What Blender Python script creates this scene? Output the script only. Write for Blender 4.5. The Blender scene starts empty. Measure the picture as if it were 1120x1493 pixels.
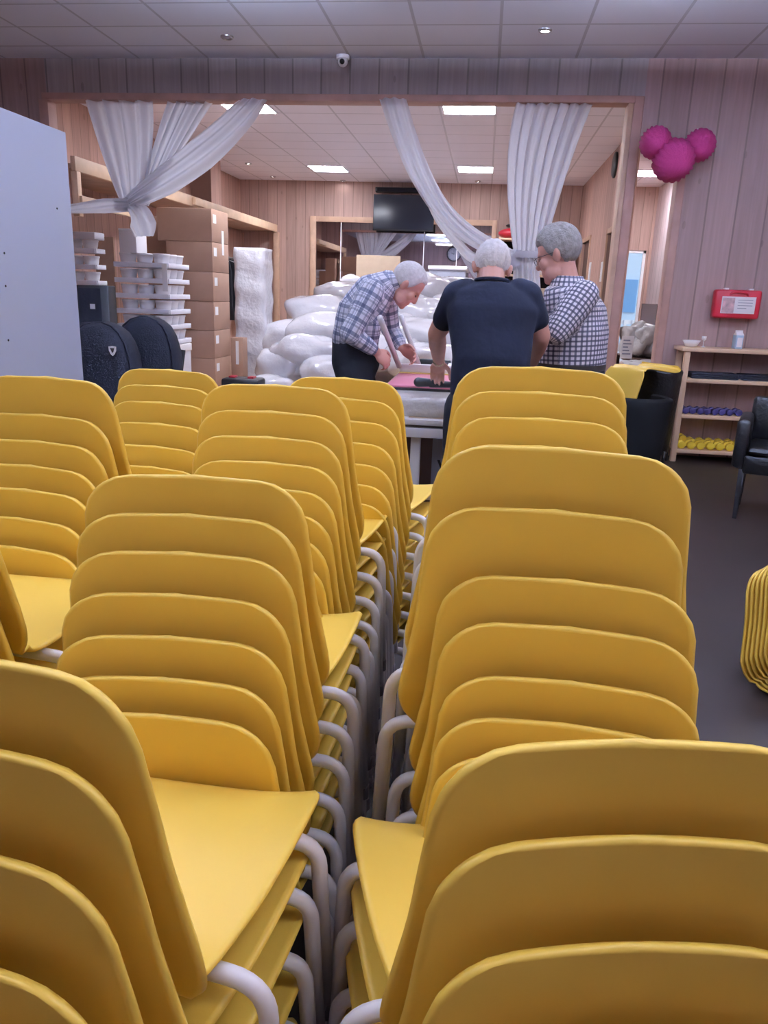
import bpy, bmesh, math, random
import numpy as np
from mathutils import Vector, Matrix
random.seed(7)
rng = np.random.default_rng(7)
C = bpy.context.scene.collection
PI = math.pi
# ------------------------------------------------------------------ camera
H = 1.45
YAW, PITCH, ROLL, FPX = .1175, .278, .0348, 1121.0
fw = Vector((-math.sin(YAW)*math.cos(PITCH), math.cos(YAW)*math.cos(PITCH), -math.sin(PITCH)))
rt0 = Vector((math.cos(YAW), math.sin(YAW), 0)); up0 = rt0.cross(fw)
rt = rt0*math.cos(ROLL)+up0*math.sin(ROLL); upv = rt.cross(fw)
cam_d = bpy.data.cameras.new('camera'); cam = bpy.data.objects.new('camera', cam_d); C.objects.link(cam)
M = Matrix((rt, upv, -fw)).transposed().to_4x4(); M.translation = (0, 0, H); cam.matrix_world = M
cam_d.sensor_fit = 'HORIZONTAL'; cam_d.sensor_width = 36; cam_d.lens = 36*FPX/1120; cam_d.clip_start = .02
bpy.context.scene.camera = cam
def ray(x, y): return rt*(x-560)+upv*(746.5-y)+fw*FPX
def at(x, y, Y):
    d = ray(x, y); return Vector((0, 0, H))+d*(Y/d.y)
def atz(x, y, z):
    d = ray(x, y); return Vector((0, 0, H))+d*((z-H)/d.z)

# ------------------------------------------------------------------ materials
def lin(c):
    return tuple(((v/255)/12.92 if v/255 <= .04045 else ((v/255+.055)/1.055)**2.4) for v in c)+(1,)
def newmat(name):
    m = bpy.data.materials.new(name); m.use_nodes = True
    nt = m.node_tree; b = nt.nodes['Principled BSDF']
    return m, nt, b
def mat(name, rgb, rough=.6, metal=0, spec=.5, bump=0, bscale=60, var=0, vscale=8, coat=0, trans=0, alpha=1):
    m, nt, b = newmat(name); c = lin(rgb)
    b.inputs['Base Color'].default_value = c; b.inputs['Roughness'].default_value = rough
    b.inputs['Metallic'].default_value = metal; b.inputs['Specular IOR Level'].default_value = spec
    b.inputs['Coat Weight'].default_value = coat; b.inputs['Transmission Weight'].default_value = trans; b.inputs['Alpha'].default_value = alpha
    tc = nt.nodes.new('ShaderNodeTexCoord')
    if var:
        n = nt.nodes.new('ShaderNodeTexNoise'); n.inputs['Scale'].default_value = vscale; n.inputs['Detail'].default_value = 4
        nt.links.new(tc.outputs['Object'], n.inputs['Vector'])
        r = nt.nodes.new('ShaderNodeMapRange'); r.inputs['From Min'].default_value = .3; r.inputs['From Max'].default_value = .7
        r.inputs['To Min'].default_value = 1-var; r.inputs['To Max'].default_value = 1+var
        nt.links.new(n.outputs['Fac'], r.inputs['Value'])
        h = nt.nodes.new('ShaderNodeHueSaturation'); h.inputs['Color'].default_value = c
        nt.links.new(r.outputs[0], h.inputs['Value']); nt.links.new(h.outputs[0], b.inputs['Base Color'])
    if bump:
        n = nt.nodes.new('ShaderNodeTexNoise'); n.inputs['Scale'].default_value = bscale; n.inputs['Detail'].default_value = 3
        nt.links.new(tc.outputs['Object'], n.inputs['Vector'])
        bp = nt.nodes.new('ShaderNodeBump'); bp.inputs['Strength'].default_value = bump; bp.inputs['Distance'].default_value = .02
        nt.links.new(n.outputs['Fac'], bp.inputs['Height']); nt.links.new(bp.outputs[0], b.inputs['Normal'])
    return m
def emit(name, rgb, s):
    m, nt, b = newmat(name); b.inputs['Base Color'].default_value = lin(rgb)
    b.inputs['Emission Color'].default_value = lin(rgb); b.inputs['Emission Strength'].default_value = s
    return m
def mth(nt, op, a, b=None):
    n = nt.nodes.new('ShaderNodeMath'); n.operation = op
    for i, v in enumerate((a, b)):
        if v is None: continue
        if isinstance(v, (int, float)): n.inputs[i].default_value = v
        else: nt.links.new(v, n.inputs[i])
    return n.outputs[0]
def mix(nt, f, a, b):
    n = nt.nodes.new('ShaderNodeMix'); n.data_type = 'RGBA'
    for k, v in ((0, f), (6, a), (7, b)):
        if isinstance(v, (int, float, tuple)): n.inputs[k].default_value = v
        else: nt.links.new(v, n.inputs[k])
    return n.outputs[2]
def planks(name, rgb, axis, width=.19, rough=.55, off=0., dark=.55, var=.12):
    """vertical boards: random tint per board, dark groove, stretched grain and knots"""
    m, nt, b = newmat(name)
    tc = nt.nodes.new('ShaderNodeTexCoord'); sp = nt.nodes.new('ShaderNodeSeparateXYZ')
    nt.links.new(tc.outputs['Object'], sp.inputs[0])
    u = mth(nt, 'ADD', mth(nt, 'DIVIDE', sp.outputs[axis], width), 100+off)
    fl = mth(nt, 'FLOOR', u); fr = mth(nt, 'FRACT', u)
    wn = nt.nodes.new('ShaderNodeTexWhiteNoise'); wn.noise_dimensions = '1D'; nt.links.new(fl, wn.inputs['W'])
    mp = nt.nodes.new('ShaderNodeMapping'); sc = [1.3]*3; sc[axis] = 22; sc[2] = 1.1
    mp.inputs['Scale'].default_value = sc; nt.links.new(tc.outputs['Object'], mp.inputs[0])
    cb = nt.nodes.new('ShaderNodeCombineXYZ'); nt.links.new(mth(nt, 'MULTIPLY', wn.outputs[0], 37.0), cb.inputs[2])
    va = nt.nodes.new('ShaderNodeVectorMath'); nt.links.new(mp.outputs[0], va.inputs[0]); nt.links.new(cb.outputs[0], va.inputs[1])
    n = nt.nodes.new('ShaderNodeTexNoise'); n.inputs['Scale'].default_value = 1.5; n.inputs['Detail'].default_value = 5; n.inputs['Distortion'].default_value = .4
    nt.links.new(va.outputs[0], n.inputs['Vector'])
    mp2 = nt.nodes.new('ShaderNodeMapping'); s2 = [5.]*3; s2[2] = 2.2; mp2.inputs['Scale'].default_value = s2
    nt.links.new(tc.outputs['Object'], mp2.inputs[0])
    vo = nt.nodes.new('ShaderNodeTexVoronoi'); vo.inputs['Scale'].default_value = 1.0; nt.links.new(mp2.outputs[0], vo.inputs['Vector'])
    kn = mth(nt, 'LESS_THAN', vo.outputs['Distance'], .085)
    v = mth(nt, 'ADD', mth(nt, 'MULTIPLY', mth(nt, 'SUBTRACT', wn.outputs[0], .5), 2*var), 1.0)
    v = mth(nt, 'ADD', v, mth(nt, 'MULTIPLY', mth(nt, 'SUBTRACT', n.outputs['Fac'], .5), .55))
    v = mth(nt, 'SUBTRACT', v, mth(nt, 'MULTIPLY', kn, .22))
    hs = nt.nodes.new('ShaderNodeHueSaturation'); hs.inputs['Color'].default_value = lin(rgb); nt.links.new(v, hs.inputs['Value'])
    g = mth(nt, 'ADD', mth(nt, 'LESS_THAN', fr, .035), mth(nt, 'GREATER_THAN', fr, .975))
    gr = tuple(x*.28 for x in lin(rgb)[:3])+(1,)
    nt.links.new(mix(nt, mth(nt, 'MULTIPLY', g, dark), hs.outputs[0], gr), b.inputs['Base Color'])
    b.inputs['Roughness'].default_value = rough; b.inputs['Specular IOR Level'].default_value = .3
    return m
def tiles(name, rgb, sx, sy, ox, oy):
    m, nt, b = newmat(name)
    tc = nt.nodes.new('ShaderNodeTexCoord'); sp = nt.nodes.new('ShaderNodeSeparateXYZ'); nt.links.new(tc.outputs['Object'], sp.inputs[0])
    gs = []
    for k, s, o in ((0, sx, ox), (1, sy, oy)):
        fr = mth(nt, 'FRACT', mth(nt, 'ADD', mth(nt, 'DIVIDE', mth(nt, 'SUBTRACT', sp.outputs[k], o), s), 50.5))
        gs.append(mth(nt, 'LESS_THAN', mth(nt, 'ABSOLUTE', mth(nt, 'SUBTRACT', fr, .5)), .012/s))
    g = mth(nt, 'MAXIMUM', gs[0], gs[1])
    c = lin(rgb)
    n = nt.nodes.new('ShaderNodeTexNoise'); n.inputs['Scale'].default_value = 90; nt.links.new(tc.outputs['Object'], n.inputs['Vector'])
    sp2 = mix(nt, mth(nt, 'MULTIPLY', n.outputs['Fac'], .15), c, tuple(x*.75 for x in c[:3])+(1,))
    nt.links.new(mix(nt, mth(nt, 'MULTIPLY', g, .6), sp2, tuple(x*.5 for x in c[:3])+(1,)), b.inputs['Base Color'])
    b.inputs['Roughness'].default_value = .8
    return m
def stripes(nt, coord, period, bands):
    fr = mth(nt, 'FRACT', mth(nt, 'ADD', mth(nt, 'DIVIDE', coord, period), 50.))
    out = None
    for a, w, s in bands:
        f = mth(nt, 'MULTIPLY', mth(nt, 'LESS_THAN', mth(nt, 'ABSOLUTE', mth(nt, 'SUBTRACT', fr, a)), w), s)
        out = f if out is None else mth(nt, 'MAXIMUM', out, f)
    return out
def plaid(name, base, c1, period, bands):
    m, nt, b = newmat(name)
    a = nt.nodes.new('ShaderNodeAttribute'); a.attribute_name = 'cloth'
    sp = nt.nodes.new('ShaderNodeSeparateXYZ'); nt.links.new(a.outputs['Vector'], sp.inputs[0])
    f1 = stripes(nt, sp.outputs[0], period, bands); f2 = stripes(nt, sp.outputs[1], period, bands)
    x = mix(nt, f1, lin(base), lin(c1)); x = mix(nt, f2, x, lin(c1))
    nt.links.new(x, b.inputs['Base Color']); b.inputs['Roughness'].default_value = .85; b.inputs['Specular IOR Level'].default_value = .2
    n = nt.nodes.new('ShaderNodeTexNoise'); n.inputs['Scale'].default_value = 14; n.inputs['Detail'].default_value = 3
    tc = nt.nodes.new('ShaderNodeTexCoord'); nt.links.new(tc.outputs['Object'], n.inputs['Vector'])
    bp = nt.nodes.new('ShaderNodeBump'); bp.inputs['Strength'].default_value = .6; bp.inputs['Distance'].default_value = .03
    nt.links.new(n.outputs['Fac'], bp.inputs['Height']); nt.links.new(bp.outputs[0], b.inputs['Normal'])
    return m
def cloth_mat(name, rgb, tr=.45):
    m, nt, b = newmat(name); out = nt.nodes['Material Output']
    b.inputs['Base Color'].default_value = lin(rgb); b.inputs['Roughness'].default_value = .9; b.inputs['Specular IOR Level'].default_value = .1
    t = nt.nodes.new('ShaderNodeBsdfTranslucent'); t.inputs['Color'].default_value = lin(rgb)
    mx = nt.nodes.new('ShaderNodeMixShader'); mx.inputs[0].default_value = tr
    nt.links.new(b.outputs[0], mx.inputs[1]); nt.links.new(t.outputs[0], mx.inputs[2]); nt.links.new(mx.outputs[0], out.inputs['Surface'])
    return m

MT = dict(
 yellow=mat('yellow_plastic', (228, 191, 80), .40, spec=.4, bump=.02, bscale=400),
 white_metal=mat('white_powder_coat', (222, 222, 228), .35),
 foot=mat('grey_rubber', (150, 150, 160), .7),
 wall_x=planks('wood_boards_x', (170, 142, 138), 0, .2, off=.3),
 wall_y=planks('wood_boards_y', (190, 154, 140), 1, .2),
 wall_dim=planks('wood_boards_head', (158, 146, 146), 0, .27, off=.1),
 wood=mat('planed_wood', (196, 162, 138), .6, var=.12, vscale=5),
 wood_light=mat('pale_pine', (222, 190, 158), .55, var=.08, vscale=6),
 wood_post=mat('wood_post', (178, 140, 128), .6, var=.12, vscale=5),
 floor=mat('dark_floor', (42, 34, 32), .42, var=.22, vscale=2.5, spec=.35),
 ceil=tiles('ceiling_tiles', (236, 241, 255), .675, .52, -.025, 7.42),
 ceil_back=tiles('ceiling_tiles_far', (244, 240, 248), .64, .6, -.03, 9.45),
 lamp=emit('lamp_diffuser', (238, 241, 255), 52), added_lamp_hall=emit('added_lamp_hall', (248, 244, 252), 13), added_lamp_up=emit('added_lamp_up', (206, 222, 255), 255),  # hall lamp is guessed; the bluish uplight is added to brighten the near ceiling
 spot=emit('spot_glow', (255, 250, 255), 40),
 chrome=mat('brushed_metal', (190, 190, 195), .3, metal=1),
 cabinet=mat('grey_lacquer', (170, 178, 198), .5),
 black=mat('black_plastic', (22, 23, 28), .45), dark=mat('dark_hole', (20, 20, 24), .8),
 blackfab=mat('black_nylon', (20, 21, 31), .8, spec=.25, bump=.3, bscale=90),
 leather=mat('black_leather', (12, 12, 14), .36, spec=.35, bump=.25, bscale=40),
 velvet=mat('black_upholstery', (6, 6, 7), .8, spec=.15),
 card=mat('cardboard', (176, 142, 122), .8, var=.06, vscale=4), card2=mat('cardboard_light', (182, 160, 138), .8, var=.05),
 white=mat('white_plastic', (246, 246, 250), .4), paper=mat('white_paper', (235, 234, 238), .8),
 tray=mat('white_foam', (232, 234, 244), .8, bump=.15, bscale=120),
 wrap=mat('clear_wrap', (214, 214, 222), .14, bump=.8, bscale=14, coat=.5),
 pillow=mat('plastic_bagged_down', (206, 206, 214), .2, bump=.6, bscale=8, coat=.6),
 curtain=cloth_mat('sheer_white_cloth', (226, 226, 234)),
 pink=mat('pink_board', (228, 140, 160), .6), paleyellow=mat('yellow_strip', (226, 196, 120), .6),
 film=mat('cloudy_film', (196, 194, 194), .3, bump=.5, bscale=25),
 skin=mat('skin', (196, 146, 132), .55, var=.06, vscale=14), skin2=mat('skin_tan', (190, 142, 128), .55, var=.06, vscale=14),
 hair_w=mat('white_hair', (206, 203, 206), .75, bump=.25, bscale=120, var=.12, vscale=60), hair_g=mat('grey_hair', (140, 136, 134), .75, bump=.4, bscale=110, var=.25, vscale=45),
 navy=mat('navy_jersey', (16, 18, 30), .9, spec=.15, bump=.3, bscale=12), trouser=mat('dark_trousers', (22, 23, 28), .9, spec=.15, bump=.3, bscale=14),
 shoe=mat('shoe_leather', (28, 24, 22), .5),
 plaid_b=plaid('blue_plaid', (214, 216, 230), (56, 68, 104), .082, [(.25, .13, .7), (.72, .07, .45), (.5, .02, .6)]),
 plaid_s=plaid('small_check', (222, 218, 226), (50, 52, 76), .023, [(.5, .2, .85)]),
 magenta=mat('magenta_tissue', (178, 50, 114), .8, bump=.2, bscale=50), red=mat('red_plastic', (178, 30, 48), .4),
 purple=mat('purple_vinyl', (52, 44, 92), .45), yel2=mat('yellow_vinyl', (236, 206, 60), .5),
 blue=mat('pale_blue_card', (176, 206, 226), .6), screen=mat('tv_screen', (26, 30, 42), .12),
 gold=mat('gold_watch', (214, 200, 170), .25, metal=.8), orange=mat('orange_card', (222, 130, 70), .6),
 glass=mat('clear_glass', (240, 245, 250), .03, trans=1), specs=mat('spectacle_frame', (50, 40, 45), .3),
 lips=mat('lips', (150, 84, 84), .5), eye=mat('eye', (118, 84, 76), .2),
 clockface=mat('clock_face', (225, 226, 230), .4), outdoor=mat('render_blue', (120, 170, 215), .8), outwall=mat('render_pale', (205, 225, 240), .8),
 pave=mat('paving', (170, 175, 180), .9), grey=mat('grey_panel', (150, 154, 170), .6), brownp=mat('brown_panel', (96, 74, 66), .7),
 garment=mat('dark_cloth', (30, 32, 42), .9), label=mat('white_label', (238, 238, 240), .7),
)
def mirror_mat():
    m, nt, b = newmat('silvered_glass'); b.inputs['Base Color'].default_value = (.62, .6, .63, 1); b.inputs['Metallic'].default_value = 1; b.inputs['Roughness'].default_value = .02
    return m
MT['mirror'] = mirror_mat()

# ------------------------------------------------------------------ object helpers
def link(name, me, m=None, parent=None):
    o = bpy.data.objects.new(name, me); C.objects.link(o)
    if m is not None and not me.materials: me.materials.append(MT[m] if isinstance(m, str) else m)
    if parent is not None: o.parent = parent
    return o
def tag(o, label, cat, group=None):
    o['label'] = label; o['category'] = cat
    if group: o['group'] = group
    return o
def struct(o):
    o['kind'] = 'structure'; return o
def thing(name, label, cat, loc=(0, 0, 0), rz=0., group=None):
    o = bpy.data.objects.new(name, None); C.objects.link(o); o.location = loc; o.rotation_euler = (0, 0, rz)
    o.empty_display_size = .1
    return tag(o, label, cat, group)
def kids(o): return [c for c in KID.get(o.name, [])]
KID = {}
def dup(root, loc=None, rot=None, label=None, group=None):
    r = root.copy(); C.objects.link(r)
    if loc is not None: r.location = loc
    if rot is not None: r.rotation_euler = rot
    if label: r['label'] = label
    if group: r['group'] = group
    for ch in root.children:
        c = ch.copy(); C.objects.link(c); c.parent = r
        for g in ch.children:
            d = g.copy(); C.objects.link(d); d.parent = c
    return r
ORD = ['topmost', 'second', 'third', 'fourth', 'fifth', 'sixth', 'seventh', 'eighth', 'ninth', 'tenth', 'eleventh', 'twelfth', 'thirteenth', 'fourteenth', 'fifteenth', 'sixteenth']

class MB:
    def __init__(s): s.v = []; s.f = []
    def add(s, vs, fs):
        n = len(s.v); s.v += [tuple(v) for v in vs]; s.f += [tuple(n+i for i in f) for f in fs]; return s
    def box(s, x0, x1, y0, y1, z0, z1, M=None):
        vs = [Vector((x, y, z)) for x in (x0, x1) for y in (y0, y1) for z in (z0, z1)]
        if M is not None: vs = [M @ v for v in vs]
        return s.add(vs, [(0, 1, 3, 2), (4, 6, 7, 5), (0, 4, 5, 1), (2, 3, 7, 6), (0, 2, 6, 4), (1, 5, 7, 3)])
    def loft(s, rings, cap=True, closed=True):
        n = len(rings[0]); vs = [v for r in rings for v in r]; fs = []
        for i in range(len(rings)-1):
            for j in range(n if closed else n-1):
                a, b = i*n+j, i*n+(j+1) % n; fs.append((a, b, b+n, a+n))
        if cap: fs += [tuple(range(n))[::-1], tuple((len(rings)-1)*n+j for j in range(n))]
        return s.add(vs, fs)
    def tube(s, pts, r, n=8, r1=None):
        pts = [Vector(p) for p in pts]; rings = []; L = len(pts); prev = None
        for i, p in enumerate(pts):
            t = (pts[min(i+1, L-1)]-pts[max(i-1, 0)]).normalized()
            a = prev if prev is not None else (Vector((0, 0, 1)) if abs(t.z) < .9 else Vector((1, 0, 0)))
            a = (a-t*a.dot(t)).normalized(); prev = a; b = t.cross(a)
            rr = r if r1 is None else r+(r1-r)*i/(L-1)
            rings.append([p+(a*math.cos(2*PI*k/n)+b*math.sin(2*PI*k/n))*rr for k in range(n)])
        return s.loft(rings)
    def capsule(s, p0, p1, r0, r1, n=14, sx=1., ax=None):
        """tapered limb; sx squashes along axis ax"""
        p0 = Vector(p0); p1 = Vector(p1); t = (p1-p0); L = t.length; t = t/L if L > 1e-6 else Vector((0, 0, 1))
        a = Vector(ax) if ax is not None else (Vector((0, 0, 1)) if abs(t.z) < .9 else Vector((1, 0, 0)))
        a = (a-t*a.dot(t)).normalized(); b = t.cross(a); rings = []
        for k in range(5):
            h = PI/2*(1-k/4.); rings.append((p0-t*r0*math.sin(h), max(r0*math.cos(h), r0*.05)))
        for k in range(1, 4):
            q = k/4.; rings.append((p0.lerp(p1, q), r0+(r1-r0)*q))
        for k in range(5):
            h = PI/2*(k/4.); rings.append((p1+t*r1*math.sin(h), max(r1*math.cos(h), r1*.05)))
        return s.loft([[c+(a*math.cos(2*PI*j/n)*sx+b*math.sin(2*PI*j/n))*r for j in range(n)] for c, r in rings])
    def ell(s, c, r, M3=None, nu=18, nv=12):
        c = Vector(c); rings = []
        for i in range(nv+1):
            h = -PI/2+PI*i/nv; h = max(min(h, PI/2*.97), -PI/2*.97)
            ring = []
            for j in range(nu):
                v = Vector((r[0]*math.cos(h)*math.cos(2*PI*j/nu), r[1]*math.cos(h)*math.sin(2*PI*j/nu), r[2]*math.sin(h)))
                ring.append(c+(M3 @ v if M3 is not None else v))
            rings.append(ring)
        return s.loft(rings)
    def lathe(s, prof, c=(0, 0, 0), n=20, cap=True, M3=None):
        c = Vector(c); rings = []
        for r, z in prof:
            ring = [Vector((r*math.cos(2*PI*j/n), r*math.sin(2*PI*j/n), z)) for j in range(n)]
            rings.append([c+(M3 @ v if M3 is not None else v) for v in ring])
        return s.loft(rings, cap)
    def mesh(s, name):
        me = bpy.data.meshes.new(name); me.from_pydata(s.v, [], s.f)
        bm = bmesh.new(); bm.from_mesh(me); bmesh.ops.recalc_face_normals(bm, faces=bm.faces); bm.to_mesh(me); bm.free(); return me
    def obj(s, name, m, parent=None, smooth=False, bevel=0, seg=2):
        me = s.mesh(name)
        if bevel:
            bm = bmesh.new(); bm.from_mesh(me)
            bmesh.ops.remove_doubles(bm, verts=bm.verts, dist=1e-5)
            es = [e for e in bm.edges if len(e.link_faces) == 2 and e.calc_face_angle(0) > .5]
            bmesh.ops.bevel(bm, geom=es, offset=bevel, segments=seg, affect='EDGES', profile=.5)
            bm.to_mesh(me); bm.free(); smooth = True
        if smooth:
            me.shade_smooth()
            if bevel or smooth == 'auto':
                me.set_sharp_from_angle(angle=math.radians(45))
        return link(name, me, m, parent)
def remesh(mb, name, vox, smooth=4):
    me = mb.mesh(name+'_src'); o = bpy.data.objects.new(name+'_src', me); C.objects.link(o)
    r = o.modifiers.new('r', 'REMESH'); r.mode = 'VOXEL'; r.voxel_size = vox
    if smooth:
        sm = o.modifiers.new('s', 'SMOOTH'); sm.iterations = smooth; sm.factor = .5
    dg = bpy.context.evaluated_depsgraph_get(); out = bpy.data.meshes.new_from_object(o.evaluated_get(dg)); out.name = name
    bpy.data.objects.remove(o); bpy.data.meshes.remove(me); out.materials.clear(); out.shade_smooth()
    return out
# ------------------------------------------------------------------ the rooms
W, B, ZC = 7.8, 15.9, 3.5
def sbox(name, m, *bs, **k):
    mb = MB()
    for b in bs: mb.box(*b)
    return struct(mb.obj(name, m, **k))
sbox('floor', 'floor', (-5.4, 4.4, -1.7, W+.06, -.1, 0))
sbox('floor_back', 'wood_light', (-5.4, 4.4, W+.06, 16.2, -.1, 0))  # unseen floor, made pale to bounce light up to the back ceiling
sbox('ceiling', 'ceil', (-5.4, 4.4, -1.7, W+.06, ZC, ZC+.1))
sbox('ceiling_back', 'ceil_back', (-5.4, 4.4, W+.06, 16.2, ZC, ZC+.1))
sbox('wall_left', 'wall_y', (-5.4, -5.3, -1.7, W, 0, ZC))
sbox('wall_right', 'wall_y', (4.3, 4.4, -1.7, W, 0, ZC))
sbox('wall_rear', 'wall_x', (-5.3, 4.3, -1.7, -1.6, 0, ZC))
MT['front'] = planks('wood_boards_front', (160, 134, 130), 0, .26, off=.55)
sbox('wall_front', 'front', (-5.3, -4.36, W, W+.12, 0, ZC), (1.66, 4.3, W, W+.12, 0, ZC), (1.28, 1.66, W, W+.12, 2.86, ZC))
sbox('wall_header', 'wall_dim', (-4.36, 1.28, W, W+.12, 3.2, ZC))
sbox('trim_1', 'wood_post', (-4.4, 1.2, W-.03, W+.15, 3.14, 3.2), bevel=.006)
sbox('trim_2', 'wood_post', (-4.44, -4.345, W-.02, W+.14, 0, 3.14), bevel=.006)
sbox('trim_3', 'wood_post', (1.19, 1.28, W-.02, W+.16, 0, 3.2), bevel=.008)
sbox('trim_4', 'wood', (1.145, 1.19, W-.035, W+.17, 0, 3.14), bevel=.006)
sbox('trim_5', 'wood_post', (1.645, 1.72, W-.02, W+.14, 0, 2.86), bevel=.008)
# back room
MT['wall_bk'] = planks('wood_boards_end', (180, 150, 140), 0, .19, off=.2)
WX0, WX1, WZ0, WZ1 = 2.45, 2.965, .25, 2.38
sbox('wall_back', 'wall_bk', (-5.1, WX0, B, B+.12, 0, ZC), (WX1, 3.3, B, B+.12, 0, ZC), (WX0, WX1, B, B+.12, WZ1, ZC), (WX0, WX1, B, B+.12, 0, WZ0))
sbox('wall_left_back', 'wall_y', (-5.1, -4.97, W+.12, B, 0, ZC))
sbox('wall_pier', 'wall_y', (-4.97, -4.62, 13.2, 13.7, 0, ZC))
RX = 1.68
dY = [(11.36, 12.0, 2.36), (14.0, 15.1, 2.42)]
sbox('wall_right_back', 'wall_y', (RX, RX+.1, 10.7, dY[0][0], 0, ZC), (RX, RX+.1, dY[0][1], dY[1][0], 0, ZC), (RX, RX+.1, dY[1][1], B, 0, ZC),
     (RX, RX+.1, dY[0][0], dY[0][1], dY[0][2], ZC), (RX, RX+.1, dY[1][0], dY[1][1], dY[1][2], ZC))
for i, (a, b, z) in enumerate(dY):
    d = sbox('door_%d' % (i+1), 'brownp', (RX+.04, RX+.08, a, b, 0, z))
    mb = MB()
    for zz in (.15, 1.35): mb.box(RX+.025, RX+.045, a+.12, b-.12, zz, zz+.95)
    mb.obj('door_panel', 'brownp', d, bevel=.005)
    mb = MB().tube([(RX+.03, a+.07, 1.05), (RX-.02, a+.07, 1.05), (RX-.02, a+.17, 1.05)], .009); mb.obj('door_handle', 'chrome', d, smooth=True)
    f = MB().box(RX-.02, RX+.1, a-.07, a, 0, z+.07).box(RX-.02, RX+.1, b, b+.07, 0, z+.07).box(RX-.02, RX+.1, a, b, z, z+.07)
    f.obj('door_frame', 'wood', d, bevel=.004)
MT['wall_cor'] = planks('wood_boards_corridor', (190, 176, 178), 1, .3)
sbox('wall_corridor', 'wall_cor', (3.06, 3.2, W+.12, B, 0, ZC))
d = sbox('door_3', 'brownp', (3.02, 3.055, 12.9, 13.75, 0, 2.05)); MB().box(3.0, 3.06, 12.8, 12.9, 0, 2.12).box(3.0, 3.06, 13.75, 13.85, 0, 2.12).box(3.0, 3.06, 12.9, 13.75, 2.05, 2.12).obj('door_frame', 'wood', d)
w = sbox('window_1', 'glass', (WX0, WX1, B+.05, B+.056, WZ0, WZ1))
mb = MB().box(WX0, WX0+.05, B+.02, B+.09, WZ0, WZ1).box(WX1-.05, WX1, B+.02, B+.09, WZ0, WZ1).box(WX0, WX1, B+.02, B+.09, WZ1-.05, WZ1).box(WX0, WX1, B+.02, B+.09, WZ0, WZ0+.05)
mb.obj('window_frame', 'white', w)
# what the window looks out on
sbox('ground_outside', 'pave', (-4, 14, 16.3, 40, -.15, -.05))
sbox('building_outside', 'outwall', (0, 12, 26, 28, -.05, 3.4), (-.2, 12.2, 25.8, 28.2, 3.4, 3.7))
sbox('building_outside_panel', 'outdoor', (3.9, 4.7, 25.93, 26, 1.1, 2.1))
mb = MB()
for k in range(14): mb.box(2.2+k*.2, 2.26+k*.2, 20, 20.04, 0, 1.0)
mb.box(2.2, 5, 20.04, 20.08, .9, 1.0).box(2.2, 5, 20.04, 20.08, .15, .25)
struct(mb.obj('fence_outside', 'white'))
# loft edge along the left side of the back room
def plank_thing(name, label, boxes, m='wood_light', cat='beam', bevel=.006):
    mb = MB()
    for b in boxes: mb.box(*b)
    return tag(mb.obj(name, m, bevel=bevel), label, cat)
o = plank_thing('loft_beam', 'long pale timber beam running back along the left side above the stacked boxes', [(-4.25, -4.2, W+.16, 11.6, 2.53, 2.67), (-4.25, -4.2, 11.62, 15.85, 2.53, 2.67), (-4.2, -4.15, 11.2, 12.1, 2.55, 2.65)])
plank_thing('loft_post', 'pale upright timber post holding the loft beam at the mirror wall', [(-4.26, -4.16, 15.74, 15.88, 0, 2.53)], 'wood', 'post')
plank_thing('hanging_strut', 'short pale timber strut under the near end of the loft beam', [(-4.27, -4.2, 7.98, 8.06, 2.1, 2.53)], 'wood_light', 'post')
plank_thing('loft_deck', 'raw timber loft floor above the storage bay on the left', [(-4.97, -4.25, W+.16, 13.15, 2.55, 2.6), (-4.97, -4.25, 13.72, 15.88, 2.55, 2.6)], 'wood', 'loft')
plank_thing('loft_rail', 'short pale timber rail under the near end of the loft beam', [(-4.22, -4.17, 8.0, 9.4, 2.2, 2.3)], 'wood_light', 'rail')
sbox('wall_bay', 'wall_y', (-4.97, -4.9, 13.72, 15.88, 0, 2.5))
t = thing('clothes_rail', 'metal clothes rail under the loft beam near the mirror wall', 'clothes rail', (-4.55, 14, 0))
MB().tube([(0, -1.2, 1.95), (0, 1.6, 1.95)], .015).obj('rail_bar', 'chrome', t, smooth=True)
for y in (-1.2, 1.6): MB().tube([(0, y, 1.95), (0, y, 0)], .015).obj('rail_leg', 'chrome', t, smooth=True)
for k in range(9):
    g = thing('garment', '%s dark garment hanging on the clothes rail, counted from its near end' % ORD[k].replace('topmost', 'first'), 'garment', (-4.55, 13.0+k*.28, 1.95), 0, 'dark clothes on the rail')
    rings = []
    for z, a, b in ((-.02, .03, .02), (-.1, .2, .05), (-.25, .23, .06), (-.8, .24, .07), (-1.05, .26, .07)):
        rings.append([Vector((a*math.cos(q*PI/8), b*math.sin(q*PI/8)*(1+.3*math.sin(q*2+k)), z)) for q in range(16)])
    MB().loft(rings).obj('cloth', 'garment', g, smooth=True)
    MB().tube([(0, 0, .02), (0, 0, -.03)], .004).tube([(-.18, 0, -.08), (0, 0, -.03), (.18, 0, -.08)], .006).obj('hanger', 'white', g)
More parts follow.
